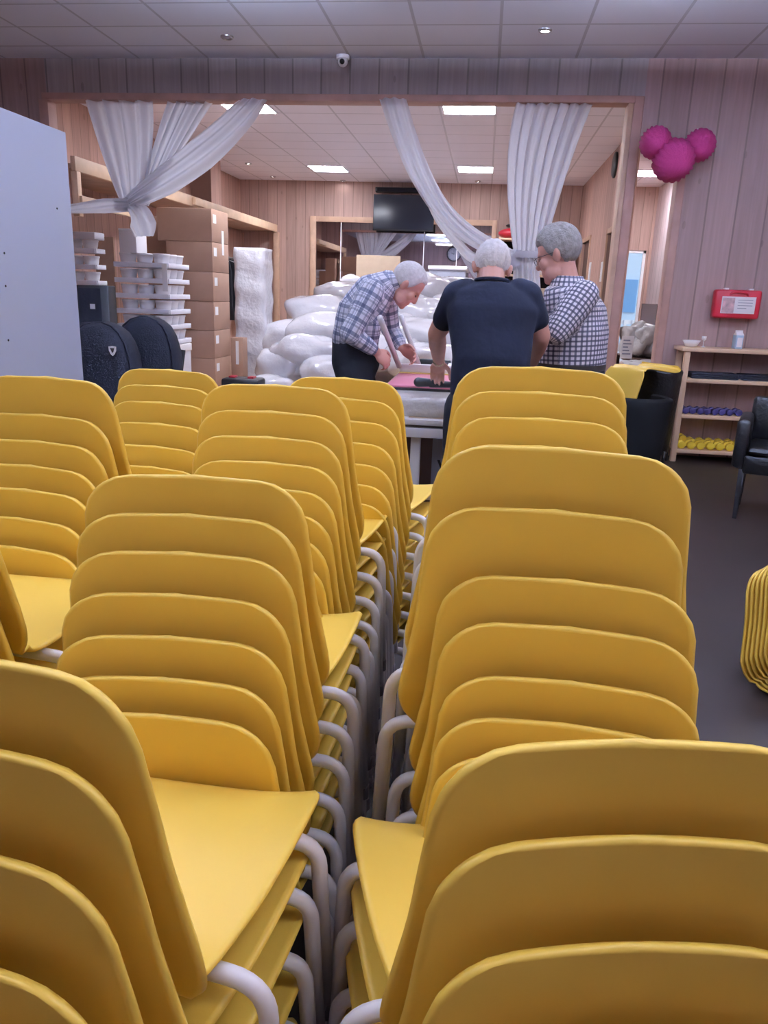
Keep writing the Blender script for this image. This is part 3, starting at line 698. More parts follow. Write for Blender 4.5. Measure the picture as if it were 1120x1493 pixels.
# pots on foam trays
potM = MB().lathe([(.06, 0), (.073, .006), (.084, .05), (.090, .095), (.095, .098), (.095, .118), (.088, .118), (.08, .05), (.06, .012), (.001, .010)], n=22).mesh('pot'); potM.shade_smooth(); potM.materials.append(MT['white'])
def pot(loc, lab, grp):
    o = link('plastic_pot', potM); o.location = loc; return tag(o, lab, 'pot', grp)
def tray_stack(x0, y0, nx, ny, z0, levels, who, dz, m='tray', flip=True):
    sx, sy = .195, .195
    w, d = nx*sx+.03, ny*sy+.03
    for k in range(levels):
        z = z0+k*dz
        t = thing('foam_tray', '%s white foam tray in the %s' % (ORD[levels-1-k], who), 'tray', (x0, y0, z), 0, 'foam trays in the '+who)
        MB().box(0, w, 0, d, 0, .03).obj('tray_base', m, t, bevel=.006)
        mb = MB()
        mb.box(0, w, -.012, .001, -.002, .05).box(0, w, d-.001, d+.012, -.002, .05).box(-.012, .0, 0, d, -.002, .05).box(w, w+.012, 0, d, -.002, .05)
        mb.obj('tray_rim', m, t, bevel=.004)
        if levels == 6 and k == 5: MB().box(w-.06, w-.0, -.019, -.0125, -.25, .04).obj('paper_tag', 'label', t)
        for i in range(nx):
            for j in range(ny):
                if j > 0 and i < nx-1: continue
                pot((x0+.015+sx*(i+.5), y0+.015+sy*(j+.5), z+.031), 'white round pot on the %s tray of the %s' % (ORD[levels-1-k], who), 'pots on the %s tray of the %s' % (ORD[levels-1-k], who))
q0, q1 = at(166, 372, 8.5), at(247, 380, 8.5)
tray_stack(q0.x, 8.5, 3, 3, .80, 6, 'pot stack by the cardboard boxes', .166)
t = thing('white_crate', 'white crate under the stack of pot trays', 'crate', (q0.x+.02, 8.52, 0))
MB().box(.2, .60, 0, .58, .42, .795).obj('crate_body', 'tray', t, bevel=.01)
MB().box(.19, .61, -.012, .59, .70, .79).obj('crate_rim', 'white', t, bevel=.008)
t = thing('white_crate', 'lower white crate standing on the floor below the pot trays', 'crate', (q0.x+.02, 8.52, 0))
MB().box(-.02, .6, 0, .58, 0, .41).obj('crate_body', 'white', t, bevel=.01)
MB().box(-.03, .61, -.012, .59, .35, .41).obj('crate_rim', 'white', t, bevel=.008)
t = thing('white_crate', 'pale crate beside the padded bag under the pot trays', 'crate', (q0.x+.02, 8.52, 0))
MB().box(-.02, .18, 0, .58, .42, .79).obj('crate_body', 'paper', t, bevel=.01)
t = thing('paper_bag', 'white wrapped carton standing on the topmost pot tray', 'carton', (q0.x+.15, 8.62, .80+5*.166+.14))
MB().box(-.1, .1, -.08, .2, 0, .24).obj('carton_body', 'paper', t, bevel=.01)
MB().box(-.102, .102, -.082, .202, .24, .26).obj('carton_lid', 'white', t, bevel=.004)
q0 = at(100, 345, 8.9)
tray_stack(q0.x-.13, 8.95, 2, 1, 1.06, 5, 'pot stack behind the loudspeaker', .18)
t = thing('white_crate', 'white crate under the pot stack behind the loudspeaker', 'crate', (q0.x-.13, 8.97, 0))
MB().box(0, .42, 0, .2, 0, 1.055).obj('crate_body', 'tray', t, bevel=.01)
t = thing('foam_slab', 'white foam lid on the pot stack behind the loudspeaker', 'lid', (q0.x-.13, 8.95, 1.06+4*.18+.15))
MB().box(-.01, .43, -.01, .23, 0, .08).obj('lid_slab', 'tray', t, bevel=.008)
t = thing('brown_card', 'upright strip of brown card between the two pot stacks', 'card', (0, 0, 0))
q = at(153, 380, 9.3); MB().box(q.x-.12, q.x+.12, 9.3, 9.34, 0, 1.98).obj('card_sheet', 'card', t)
# cardboard boxes
q0, q1 = at(284, 305, 9.7), at(338, 309, 9.7)
bx0, bx1 = at(228, 305, 9.5).x, at(308, 305, 9.5).x
zs = [0, .21, .575, .92, 1.27, 1.62, 1.97, 2.35]
for k in range(7):
    top = k == 6
    x0 = bx0 if top else bx0+.1
    t = thing('cardboard_box', ('topmost large brown cardboard box with a torn front edge' if top else '%s brown cardboard box from the top in the tall column' % ORD[6-k]), 'box', ((x0+bx1)/2, 9.5, zs[k]+.001), 0, 'brown boxes in the tall column')
    a = (bx1-x0)/2; h = zs[k+1]-zs[k]-.003; dp = .62
    mb = MB().box(-a, a, 0, dp, 0, h); mb.obj('carton', 'card', t, bevel=.006)
    MB().box(a+.0005, a+.002, .05, .16, h-.16, h-.06).obj('shipping_label', 'label', t)
    MB().box(-a, a, dp/2-.03, dp/2+.03, h+.0003, h+.0015).obj('tape', 'card2', t)
MB().box(a+.0025, a+.004, .35, .43, -.14, .15).obj('delivery_note', 'label', t)
t = thing('cardboard_box', 'dark side of a brown box standing behind the topmost large one', 'box', (bx0-.12, 9.9, 0)); MB().box(-.2, .06, 0, .5, 0, 2.28).obj('carton', 'card', t, bevel=.006)
# wrapped column and the low box before it
w0, w1 = at(338, 362, 10.5).x, at(386, 362, 10.5).x
t = thing('wrapped_stack', 'tall white column wrapped in clear film beside the cardboard boxes', 'stack', ((w0+w1)/2, 10.75, 0))
rings = []; R = np.random.default_rng(4)
for i in range(40):
    z = i*.0505; rr = []
    for q in range(32):
        an = 2*PI*q/32+PI/4; ca, sa = math.cos(an), math.sin(an); k = 1/max(abs(ca), abs(sa)); k = min(k, 1.32)
        s = 1+.035*math.sin(z*16+q*.2)+R.uniform(-.012, .012)
        rr.append(Vector((ca*k*(w1-w0)/2*s*.95, sa*k*.26*s, z if i < 39 else 1.965)))
    rings.append(rr)
MB().loft(rings).obj('wrapping', 'wrap', t, smooth=True)
t = thing('cardboard_box', 'narrow brown box with a paper strip leaning at the foot of the wrapped column', 'box', (at(342, 520, 10.2).x, 10.2, 0))
MB().box(-.05, .12, 0, .2, 0, .80).obj('carton', 'card', t, bevel=.005); MB().box(.02, .06, -.004, -.001, .45, .76).obj('paper_strip', 'label', t)
q = at(355, 552, 8.6)
t = thing('tool_case', 'black tool case with red latches behind the yellow chairs', 'case', (q.x, 8.6, 0))
MB().box(-.22, .22, -.15, .15, 0, q.z+.01).obj('case_body', 'black', t, bevel=.03)
for x in (-.12, .1): MB().box(x-.035, x+.035, -.06, .06, q.z+.005, q.z+.03).obj('latch', 'red', t, bevel=.005)
# heap of bagged pillows
PB = [(405, 535, 9.8, .34, .3, .22), (425, 495, 10.6, .48, .4, .26), (462, 455, 11.4, .52, .4, .24), (500, 430, 12.6, .5, .4, .2), (445, 520, 9.9, .46, .4, .26), (470, 490, 10.4, .5, .4, .3), (480, 545, 9.6, .4, .4, .22), (530, 440, 12.8, .55, .4, .26),
      (615, 425, 12.8, .55, .4, .26), (665, 425, 12.9, .45, .4, .24), (600, 455, 11.9, .58, .4, .26), (655, 460, 11.9, .5, .4, .28), (610, 492, 11.0, .58, .4, .26), (560, 470, 11.8, .5, .4, .26), (620, 530, 10.2, .55, .4, .24), (668, 500, 11.0, .42, .4, .3), (560, 515, 10.6, .5, .4, .28), (390, 566, 9.2, .32, .3, .2), (520, 500, 10.8, .5, .4, .3), (680, 560, 9.9, .4, .4, .3)]
LB = ['lowest at the foot of the wrapped column', 'puffed up beside the wrapped column', 'on the slope left of the plaid shirt', 'at the top left of the heap under the mirror', 'low in front left of the plaid shirt', 'behind the dark trousers', 'partly behind the dark trousers low down', 'behind the bent back of the plaid shirt',
      'at the top right of the heap by the crate', 'high on the heap by the dark T-shirt', 'in the second layer above the white rods', 'in the second layer beside the dark T-shirt', 'in the middle of the heap between the men', 'behind the plaid shirt front', 'low between the men behind the white frame', 'reddish one beside the bare arm', 'low behind the plaid sleeve', 'on the floor before the wrapped column', 'hidden behind the plaid shirt', 'low beside the navy trousers']
for k, (px, py, Y, a, b, h) in enumerate(PB):
    p = at(px, py, Y); z = h+.012 if p.z < h+.2 else p.z
    crumple('pillow_bag', 'pillow', (p.x, Y+.2, z), (a, b, h), 'clear plastic bag of white pillows, '+LB[k], 'bag of pillows', 20+k, 'bagged pillows heaped under the mirror', .12, 36)
# support under the high bags
crumple('pillow_bag', 'pillow', (-1.6, 13.6, .55), (1.5, 1.2, .62), 'huge white bag at the bottom of the heap under the mirror', 'bag of pillows', 77, None, .08, 40)
q = at(545, 388, 14.6)
t = thing('cardboard_sheet', 'upright brown cardboard sheet in front of the mirror behind the plaid shirt', 'cardboard', (q.x, 15.2, 0)); MB().box(-.42, .42, 0, .03, 0, 2.12).obj('card_sheet', 'card2', t, bevel=.003)
q = at(650, 415, 14.6)
t = thing('crate', 'grey crate above the pillow heap in front of the mirror', 'crate', (q.x, 14.9, 0)); MB().box(-.34, .34, 0, .4, 0, 1.95).obj('crate_body', 'grey', t, bevel=.01); MB().box(-.36, .36, -.02, .42, 1.89, 1.96).obj('crate_rim', 'white', t, bevel=.01)
q = at(510, 418, 14.2)
crumple('pillow', 'pillow', (q.x, 14.4, q.z-.14), (.25, .1, .36), 'white pillow standing against the cardboard sheet', 'pillow', 91, None, .08)

# ------------------------------------------------------------------ back wall: mirror, TV, shelf
t = thing('wall_mirror', 'wide wall mirror of several panels in a wooden frame below the TV', 'mirror', (0, B, 0))
xs = [-3.42, -2.92, -1.27, -.62, .03]
for a, b in zip(xs, xs[1:]): MB().box(a+.006, b-.006, -.03, -.02, .72, 2.75).obj('mirror_panel', 'mirror', t)
for a in xs[1:-1]: MB().box(a-.008, a+.008, -.036, -.018, .72, 2.75).obj('panel_joint', 'white', t)
for b in ((-3.54, -3.42, .6, 2.85), (.03, .12, .6, 2.85), (-3.42, .03, 2.75, 2.85), (-3.42, .03, .6, .72)): MB().box(b[0], b[1], -.06, -.001, b[2], b[3]).obj('frame_board', 'wood', t, bevel=.004)
MB().box(-3.42, .03, -.017, -.002, .72, 2.75).obj('backing', 'brownp', t)
a, b = at(545, 283, 15.6), at(632, 338, 15.6)
t = thing('television', 'black flat TV on the back wall above the mirror', 'television', ((a.x+b.x)/2, 15.62, (a.z+b.z)/2)); hw, hh = (b.x-a.x)/2, (a.z-b.z)/2
MB().box(-hw, hw, -.025, .025, -hh, hh).obj('tv_housing', 'black', t, bevel=.006)
MB().box(-hw+.015, hw-.015, -.0285, -.026, -hh+.03, hh-.015).obj('tv_screen', 'screen', t)
MB().box(-.2, .2, .026, .27, -.15, .15).obj('wall_bracket', 'black', t)
p = at(588, 277, 15.75)
t = thing('soundbar', 'long black bar mounted on the wall just above the TV', 'soundbar', (p.x, 15.8, p.z)); MB().box(-.54, .54, -.06, .095, -.045, .045).obj('bar_body', 'black', t, bevel=.012); MB().box(-.5, .5, -.066, -.061, -.03, .03).obj('bar_grille', 'blackfab', t); MB().box(-.1, .1, .0951, .0995, -.04, .04).obj('wall_mount', 'black', t)
t = thing('wall_clock', 'round dark rimmed clock on the hall wall, seen in the mirror', 'clock', (-1.42, -1.6, 3.06))
MB().lathe([(.30, 0), (.30, .04), (.285, .05), (.25, .035), (.25, 0)], n=40, M3=Matrix.Rotation(-PI/2, 3, 'X')).obj('clock_rim', 'black', t, smooth='auto')
MB().lathe([(.25, .02), (.249, .021), (.001, .0212)], n=40, M3=Matrix.Rotation(-PI/2, 3, 'X')).obj('clock_dial', 'clockface', t)
MB().box(-.008, .008, .023, .027, -.02, .17).obj('minute_hand', 'black', t)
o = MB().box(-.01, .01, .028, .032, -.02, .11).obj('hour_hand', 'black', t); o.rotation_euler = (0, -1.2, 0)
for k in range(12):
    o = MB().box(-.006, .006, .022, .025, .2, .235).obj('hour_mark', 'black', t); o.rotation_euler = (0, k*PI/6, 0)
# fan-like round thing on the right wall
q = Vector((RX-.002, 11.98, 3.27))
t = thing('wall_disc', 'dark round disc on the right wall of the back room near the ceiling', 'disc', q)
MB().lathe([(.17, 0), (.17, .02), (.15, .035), (.001, .03)], n=30, M3=Matrix.Rotation(-PI/2, 3, 'Y')).obj('disc_body', 'black', t, smooth='auto')
for i, (y, z, n) in enumerate(((12.2, 1.95, 'narrow white switch panel by the nearer brown door'), (13.6, 2.0, 'white notice on the right wall between the brown doors'))):
    t = thing('wall_switch' if i == 0 else 'wall_notice', n, 'switch' if i == 0 else 'notice', (RX, y, z-.12)); MB().box(-.02, -.001, -.06, .06, -.12, .16).obj('face_plate', 'label', t, bevel=.003); MB().box(-.024, -.0205, -.03, .03, .0, .08).obj('rocker', 'white', t)
# store shelf right of the mirror
a = at(735, 385, 15.4)
t = thing('store_shelf', 'wooden store shelf of small goods right of the mirror behind the curtain', 'shelf', (.75, 15.5, 0))
for z in (.5, 1.0, 1.55, 1.86, 2.18, 2.5): MB().box(-.55, .6, -.2, .38, z-.03, z).obj('shelf_board', 'wood_light', t)
for x in (-.58, .6): MB().box(x, x+.03, -.2, .38, 0, 2.52).obj('side_board', 'wood_light', t)
MB().box(-.55, .6, .37, .385, 0, 2.5).obj('back_panel', 'dark', t)
tag(MB().box(.93, 1.25, 15.32, 15.6, 2.181, 2.42).obj('orange_box', 'orange', bevel=.01), 'orange box on the upper board of the store shelf', 'box')
tag(MB().ell((.45, 15.6, 2.60), (.3, .2, .1)).obj('red_cushion', 'red', smooth=True), 'red cushion on top of the store shelf left of the curtain', 'cushion')
tag(MB().ell((.62, 15.6, 2.74), (.34, .2, .05)).obj('black_cushion', 'black', smooth=True), 'black cushion lying on the red one above the store shelf', 'cushion')
tag(MB().ell((1.02, 15.42, 1.99), (.13, .12, .125)).obj('white_helmet', 'white', smooth=True), 'white rounded helmet on the middle board of the store shelf', 'helmet')
tag(MB().capsule((1.15, 15.36, 1.92), (1.32, 15.36, 1.92), .06, .05).obj('black_bundle', 'black', smooth=True), 'black bundle beside the white helmet on the store shelf', 'bundle')
tag(MB().lathe([(.06, 0), (.065, .02), (.065, .2), (.03, .25), (.03, .28), (.001, .281)], (1.24, 15.4, 1.551), 18).obj('red_bottle', 'red', smooth=True), 'red bottle on the lower board of the store shelf', 'bottle')
tag(MB().box(.9, 1.4, 14.9, 15.25, 0, 1.62).obj('cardboard_box', 'card2', bevel=.008), 'pale cardboard box between the navy T-shirt and the small check shirt', 'box')

# ------------------------------------------------------------------ curtains in the opening
def curtain_sheet(tl, tr, ctl, tie, tw, n=60, pleats=7, amp=.035, Y=W+.02, seed=0, rows=36, tdir=(1, 0)):
    """cloth from a line under the header (tl..tr, pixels) through a control point to a gathered end"""
    R = np.random.default_rng(seed); ph = R.uniform(0, 6, 4)
    a, b = at(*tl, Y), at(*tr, Y); c = at(*ctl, Y); e = at(*tie, Y); vs = []; fs = []
    for i in range(rows+1):
        v = i/rows
        for j in range(n+1):
            u = j/n; p0 = a.lerp(b, u); p0.z = 3.14; k = (u-.5)
            p2 = Vector((e.x+tdir[0]*tw*k, e.y, e.z+tdir[1]*tw*k)); p1 = Vector((c.x+tdir[0]*tw*2.2*k*.7+k*(b.x-a.x)*.3, c.y, c.z+tdir[1]*tw*1.6*k))
            p = p0*(1-v)**2+p1*2*v*(1-v)+p2*v*v
            w = 1-.45*v
            p.y += w*amp*(math.sin(2*PI*pleats*u+ph[0]+.6*v)+.45*math.sin(2*PI*pleats*2.3*u+ph[1]))
            p.x += .012*w*math.cos(2*PI*pleats*u+ph[2])
            vs.append(p)
    for i in range(rows):
        for j in range(n): q = i*(n+1)+j; fs.append((q, q+1, q+n+2, q+n+1))
    return vs, fs
def curtain(lab, sheets, knot=None):
    t = thing('curtain', lab, 'curtain', (0, 0, 0)); first = True
    for nm, args, kw in sheets:
        vs, fs = curtain_sheet(*args, **kw); MB().add(vs, fs).obj(nm, 'curtain', t, smooth=True)
    if knot:
        p = at(*knot[:2], W+.02); MB().ell(p, (knot[2], knot[3], knot[4])).obj('knot', 'curtain', t, smooth=True)
    return t
curtain('broad white curtain hanging furthest left in the opening, gathered below', [('drape', ((124, 148), (221, 148), (188, 236), (190, 292), .22), dict(pleats=4, seed=1))])
curtain('second white curtain from the left, narrowing to the tie behind the diagonal one', [('drape', ((240, 148), (309, 148), (242, 215), (208, 300), .12), dict(pleats=5, seed=2, Y=W+.06))])
def strip(name, pts, ws, parent, Y, n=16, amp=.02, pleats=2, flat=False):
    P = [at(*p, Y) for p in pts]; vs, fs = [], []
    # smooth resample
    Q, WW = [], []
    for i in range(len(P)-1):
        p0, p1, p2, p3 = P[max(i-1, 0)], P[i], P[i+1], P[min(i+2, len(P)-1)]
        for k in range(8):
            s = k/8; Q.append(.5*((2*p1)+(-p0+p2)*s+(2*p0-5*p1+4*p2-p3)*s*s+(-p0+3*p1-3*p2+p3)*s**3)); WW.append(ws[i]+(ws[i+1]-ws[i])*s)
    Q.append(P[-1]); WW.append(ws[-1])
    for i, p in enumerate(Q):
        t = (Q[min(i+1, len(Q)-1)]-Q[max(i-1, 0)]).normalized(); s = Vector((t.z, 0, -t.x)).normalized()
        if s.x < 0 and flat: s = -s
        if flat: k_ = min(1., i/9.); s = (Vector((1, 0, 0))*(1-k_)+s*k_).normalized()
        for j in range(n+1):
            u = j/n-.5; v = p+s*u*WW[i]; v.y += amp*math.sin(2*PI*pleats*(u+.5)+i*.15)-.25*WW[i]*(1-(2*u)**2); vs.append(v)
    for i in range(len(Q)-1):
        for j in range(n): q = i*(n+1)+j; fs.append((q, q+1, q+n+2, q+n+1))
    return MB().add(vs, fs).obj(name, 'curtain', parent, smooth=True)
t = curtain('white curtain drawn diagonally down to the left, tied with a loose tail', [], (186, 298, .07, .06, .07))
strip('drape', [(369, 146), (336, 184), (293, 224), (244, 262), (190, 296)], [.27, .27, .31, .28, .14], t, W-.04, 30, .025, 3, True)
strip('side_pull', [(190, 299), (150, 300), (105, 304), (60, 306)], [.12, .14, .09, .06], t, W-.03)
strip('loose_tail', [(190, 296), (203, 312), (208, 328), (210, 345)], [.1, .22, .28, .2], t, W-.02, pleats=3)
t = curtain('white curtain swept in a long curve down to the knot behind the navy T-shirt', [], (750, 379, .09, .06, .1))
strip('drape', [(573, 145), (589, 195), (611, 250), (642, 302), (684, 342), (745, 376)], [.25, .22, .20, .17, .16, .14], t, W-.05, 24, .025, 3, True)
strip('under_swag', [(612, 262), (640, 318), (672, 360), (695, 378), (740, 384)], [.05, .09, .09, .1, .1], t, W+.05, 12, .015, 2)
t = curtain('white curtain hanging straight at the right of the opening, tied in and falling', [('drape', ((754, 148), (866, 148), (778, 240), (771, 372), .27), dict(pleats=7, seed=6))])
strip('tail', [(771, 366), (768, 395), (768, 430), (768, 500), (768, 560)], [.27, .25, .27, .3, .32], t, W+.02, 30, .03, 5)
MB().lathe([(.135, -.03), (.142, 0), (.135, .03)], at(771, 372, W+.02), 20, cap=False).obj('tie_band', 'curtain', t, smooth=True)
# ------------------------------------------------------------------ the work table and what lies on it
TZ = .84
t = thing('work_table', 'white metal edged work table the three men stand around', 'table', (-.45, 4.75, 0), .0)
TX0, TX1, TY0, TY1 = -.56, .5, 3.85, 5.65
MB().box(TX0+.45, TX1+.45, TY0-4.75, TY1-4.75, TZ-.03, TZ).obj('table_top', 'white_metal', t, bevel=.004)
mb = MB()
for y in (TY0-4.75+.01, TY1-4.75-.04): mb.box(TX0+.47, TX1+.43, y, y+.03, TZ-.095, TZ-.045)
for x in (TX0+.47, TX1+.40): mb.box(x, x+.03, TY0-4.75+.05, TY1-4.75-.05, TZ-.095, TZ-.045)
mb.obj('apron_rail', 'white_metal', t, bevel=.004)
q = at(607, 640, 3.95)
for x in (q.x+.45, TX1+.35):
    for y in (TY0-4.75+.06, TY1-4.75-.1): MB().box(x-.025, x+.025, y, y+.05, 0, TZ-.096).obj('leg', 'white_metal', t, bevel=.004)
q = at(645, 655, 4.05)
t = thing('power_strip', 'grey socket strip standing upright under the work table', 'socket strip', (q.x, 4.1, .0))
MB().box(-.055, .055, -.02, .02, .0, .70).obj('strip_body', 'grey', t, bevel=.004)
for z in (.56, .40, .24):
    MB().loft([[Vector((x*.026, -.0205-y, z+zz*.03)) for x, zz in ((-1, 1), (-.4, 1), (0, .1), (.4, 1), (1, 1), (0, -1))] for y in (0, .002)]).obj('socket_mark', 'black', t)
t = thing('brown_crate', 'dark brown crate on the floor under the work table', 'crate', (-.15, 4.6, 0)); MB().box(-.5, .6, 0, .6, 0, .62).obj('crate_body', 'brownp', t, bevel=.008)
# stack of wrapped sheets and pink board
t = thing('foil_package', 'film wrapped stack of pale sheets on the near end of the work table', 'package', (-.2, 4.15, TZ+.001))
R = np.random.default_rng(2)
rings = []
for z, k in ((0, .97), (.01, 1), (.04, 1.0), (.075, .99), (.088, .95)):
    rings.append([Vector((.42*k*max(-1, min(1, 1.3*math.cos(2*PI*j/48)))+R.uniform(-.006, .006), .24*k*max(-1, min(1, 1.3*math.sin(2*PI*j/48)))+R.uniform(-.006, .006), z+R.uniform(-.003, .003))) for j in range(48)])
MB().loft(rings).obj('film', 'film', t, smooth=True)
for k, (x0, x1, y0, y1, m) in enumerate(((-.53, .42, 3.87, 4.25, 'paper'), (-.35, .30, 3.88, 4.1, 'card2'))):
    tag(MB().box(x0, x1, y0, y1, TZ+.0005+k*.0025, TZ+.002+k*.0025).obj('paper_sheet', m), ['long white sheet along the near edge of the work table', 'cream sheet lying on the white one at the near edge of the work table'][k], 'sheet')
t = thing('pink_board', 'pink board lying across the work table under the tool', 'board', (-.02, 4.76, TZ+.104)); 
MB().box(-.5, .5, -.46, .46, 0, .012).obj('board_sheet', 'pink', t, bevel=.002)
MB().box(-.48, -.12, -.475, -.44, -.018, -.001).obj('dark_edge', 'black', t)
tag(MB().box(-.54, .48, 4.40, 5.4, TZ+.001, TZ+.103).obj('board_pile', 'card2', bevel=.004), 'pale pile of boards under the pink board', 'boards')
tag(MB().box(-.52, .15, 4.95, 5.12, TZ+.117, TZ+.123).obj('yellow_strip', 'paleyellow', bevel=.001), 'pale yellow strip lying behind the pink board', 'strip')
q0, q1 = at(583, 541, 5.0), at(690, 537, 5.0)
zt = TZ+.124
t = thing('metal_frame', 'white metal leg frame with two upright rods being assembled on the table', 'frame', (0, 5.0, 0))
MB().box(q0.x, q1.x, -.025, .025, zt, zt+.05).obj('frame_rail', 'white_metal', t, bevel=.004)
for (x0, y0), (x1, y1), yy, ty in (((582, 534), (554, 463), -.02, -.56), ((611, 533), (584, 459), .25, .2)):
    a, b = at(x0, y0, 5.0+yy), at(x1, y1, 5.0+ty); MB().tube([(a.x, yy, max(a.z, zt+.02)), (b.x, ty, b.z)], .017, 10).obj('rod', 'white_metal', t, smooth=True)
mb = MB().box(q0.x+.3, q0.x+.34, .026, .27, zt+.005, zt+.045); mb.obj('cross_rail', 'white_metal', t, bevel=.004)
q = at(632, 524, 5.3); tag(MB().box(q.x-.10, q.x+.12, 5.28, 5.34, TZ+.117, max(q.z, TZ+.15)).obj('black_bar', 'black', bevel=.01), 'short black bar lying behind the white frame', 'bar')
# ------------------------------------------------------------------ people
def basis(f, u):
    f = Vector(f).normalized(); u = Vector(u); u = (u-f*u.dot(f)).normalized(); r = f.cross(u); return r, f, u
def hand(mb, wr, d, n, th, curl=.5, k=1.):
    """wr wrist, d finger direction, n palm normal (fingers curl to it), th thumb side"""
    wr = Vector(wr); d = Vector(d).normalized(); n = Vector(n); n = (n-d*n.dot(d)).normalized(); th0 = Vector(th); s = d.cross(n); s = s if s.dot(th0) > 0 else -s
    kn = wr+d*.085*k
    M3 = Matrix((s, d, n)).transposed()
    mb.ell(wr+d*.048*k, (.042*k, .055*k, .017*k), M3, 16, 10); mb.capsule(wr-d*.02, wr+d*.02*k, .024*k, .024*k, sx=.7, ax=n)
    for q, (o, L, r) in enumerate(((.030, .072, .0088), (.010, .082, .0092), (-.011, .076, .0088), (-.030, .060, .0078))):
        p = kn+s*o*k-d*(.006 if q in (0, 3) else 0); a = 0.; base = wr+d*.03*k+s*o*.7*k; mb.capsule(base, p, .011*k, r*1.1*k, 10)
        for seg, f in enumerate((.44, .31, .25)):
            a += curl*(.8, 1.0, .7)[seg]; dd = d*math.cos(a)+n*math.sin(a)+s*(o*1.2)*(1 if seg == 0 else .3); p2 = p+dd.normalized()*L*f*k
            mb.capsule(p, p2, r*k*(1-.06*seg), r*k*(.94-.07*seg), 10); p = p2
    p = wr+d*.022*k+s*.028*k; 
    for L, r, (x, y, z) in ((.042, .0125, (.62, .72, .28)), (.034, .0105, (.30, .90, .45)), (.026, .0092, (.05, .9, .6))):
        p2 = p+(s*x+d*y+n*z).normalized()*L*k; mb.capsule(p, p2, r*k, r*.92*k, 10); p = p2
def head(mb, c, f, u, k=1.):
    r, f, u = basis(f, u); M3 = Matrix((r, f, u)).transposed(); c = Vector(c)
    def E(x, y, z, rx, ry, rz): mb.ell(c+M3 @ Vector((x*k, y*k, z*k)), (rx*k, ry*k, rz*k), M3, 20, 14)
    def K(a, b, r0, r1): mb.capsule(c+M3 @ (Vector(a)*k), c+M3 @ (Vector(b)*k), r0*k, r1*k, 10)
    E(0, -.008, .03, .076, .097, .088); E(0, .028, -.035, .062, .066, .078); E(0, .05, -.08, .046, .042, .036); K((0, .075, -.098), (0, .074, -.096), .02, .02)
    E(0, .074, .018, .052, .02, .016); K((0, .088, .008), (0, .104, -.030), .011, .0145); E(.013, .090, -.036, .011, .012, .009); E(-.013, .090, -.036, .011, .012, .009)
    E(0, .086, -.062, .024, .012, .006); E(0, .083, -.073, .021, .012, .007)
    for s in (-1, 1):
        E(s*.042, .065, -.025, .022, .024, .026); E(s*.044, .035, -.072, .02, .036, .032)
        a = c+M3 @ Vector((s*.078*k, -.005*k, -.012*k)); Mr = Matrix.Rotation(s*.35, 3, u) @ M3
        mb.ell(a, (.009*k, .021*k, .033*k), Mr, 14, 10); mb.ell(a+Mr @ Vector((s*.004*k, -.008*k, .006*k)), (.008*k, .016*k, .026*k), Mr, 12, 8)
    return r, f, u, M3
def hair_cap(parent, c, f, u, m, k=1., front=.052, low=-.035, vol=1., seed=0):
    """hair: a thick shell over the skull that stops at the forehead, the ears and the nape"""
    r, f, u = basis(f, u); M3 = Matrix((r, f, u)).transposed(); R = np.random.default_rng(seed)
    mb = MB(); nu, nv = 72, 40; V, F = [], []
    def hl(an):  # lower limit along the head for an azimuth: forehead high, ears notched, nape low
        fr = math.cos(an); return -.062 if fr < -.35 else (low+.03 if abs(fr) < .35 else front)
    ph = R.uniform(0, 6, 8)
    for i in range(nv+1):
        for j in range(nu):
            an = 2*PI*j/nu; fr = math.cos(an); t = i/nv
            a0 = .5+.5*math.tanh((fr+.30)*6); a1 = .5+.5*math.tanh((fr-.45)*7)
            lo = (-.072)*(1-a0)+(-.012)*a0; lo = lo*(1-a1)+front*a1
            el0 = math.asin(max(-.95, min(.95, (lo-.03)/.09))); el = el0+(PI/2-el0)*t
            n = 1+.014*math.sin(9*an+ph[0]+5*t)+.012*math.sin(17*an+ph[1]-8*t)+.01*math.sin(31*an+ph[2]+3*t)
            ed = min(1., t*7); top = .35+.65*max(0., math.sin(el))+.25*max(0., fr); tk = (.003+.012*vol*ed*top)+(n-1)*(.05+.06*vol)
            sd = Vector((math.cos(el)*math.sin(an)*(.077+tk), math.cos(el)*math.cos(an)*(.098+tk)-.008, .03+math.sin(el)*(.089+tk*1.1)))
            if fr < -.2 and t < .3: sd *= .985
            V.append(Vector(c)+M3 @ (sd*k))
    for i in range(nv):
        for j in range(nu): F.append((i*nu+j, i*nu+(j+1) % nu, (i+1)*nu+(j+1) % nu, (i+1)*nu+j))
    b = len(V)
    for j in range(nu):
        p = V[j]; V.append(Vector(c)+(p-Vector(c))*.9)
    for j in range(nu): F.append((j, b+j, b+(j+1) % nu, (j+1) % nu))
    return mb.add(V, F).obj('hair', m, parent, smooth=True)
def eyes(parent, c, M3, k=1.):
    for s in (-1, 1): MB().ell(Vector(c)+M3 @ (Vector((s*.031, .0805, -.004))*k), (.0125*k, .009*k, .007*k), M3, 12, 8).obj('eye', 'eye', parent, smooth=True)
def ring(c, r, f, hw, hd, n=28, e=.8):
    c = Vector(c); return [c+r*(hw*math.copysign(abs(math.cos(2*PI*j/n))**e, math.cos(2*PI*j/n)))+f*(hd*math.copysign(abs(math.sin(2*PI*j/n))**e, math.sin(2*PI*j/n))) for j in range(n)]
def torso(mb, st, grow=0.):
    """st: list of (centre, right, forward, half width, half depth)"""
    mb.loft([ring(c, Vector(r).normalized(), Vector(f).normalized(), w+grow, d+grow) for c, r, f, w, d in st])
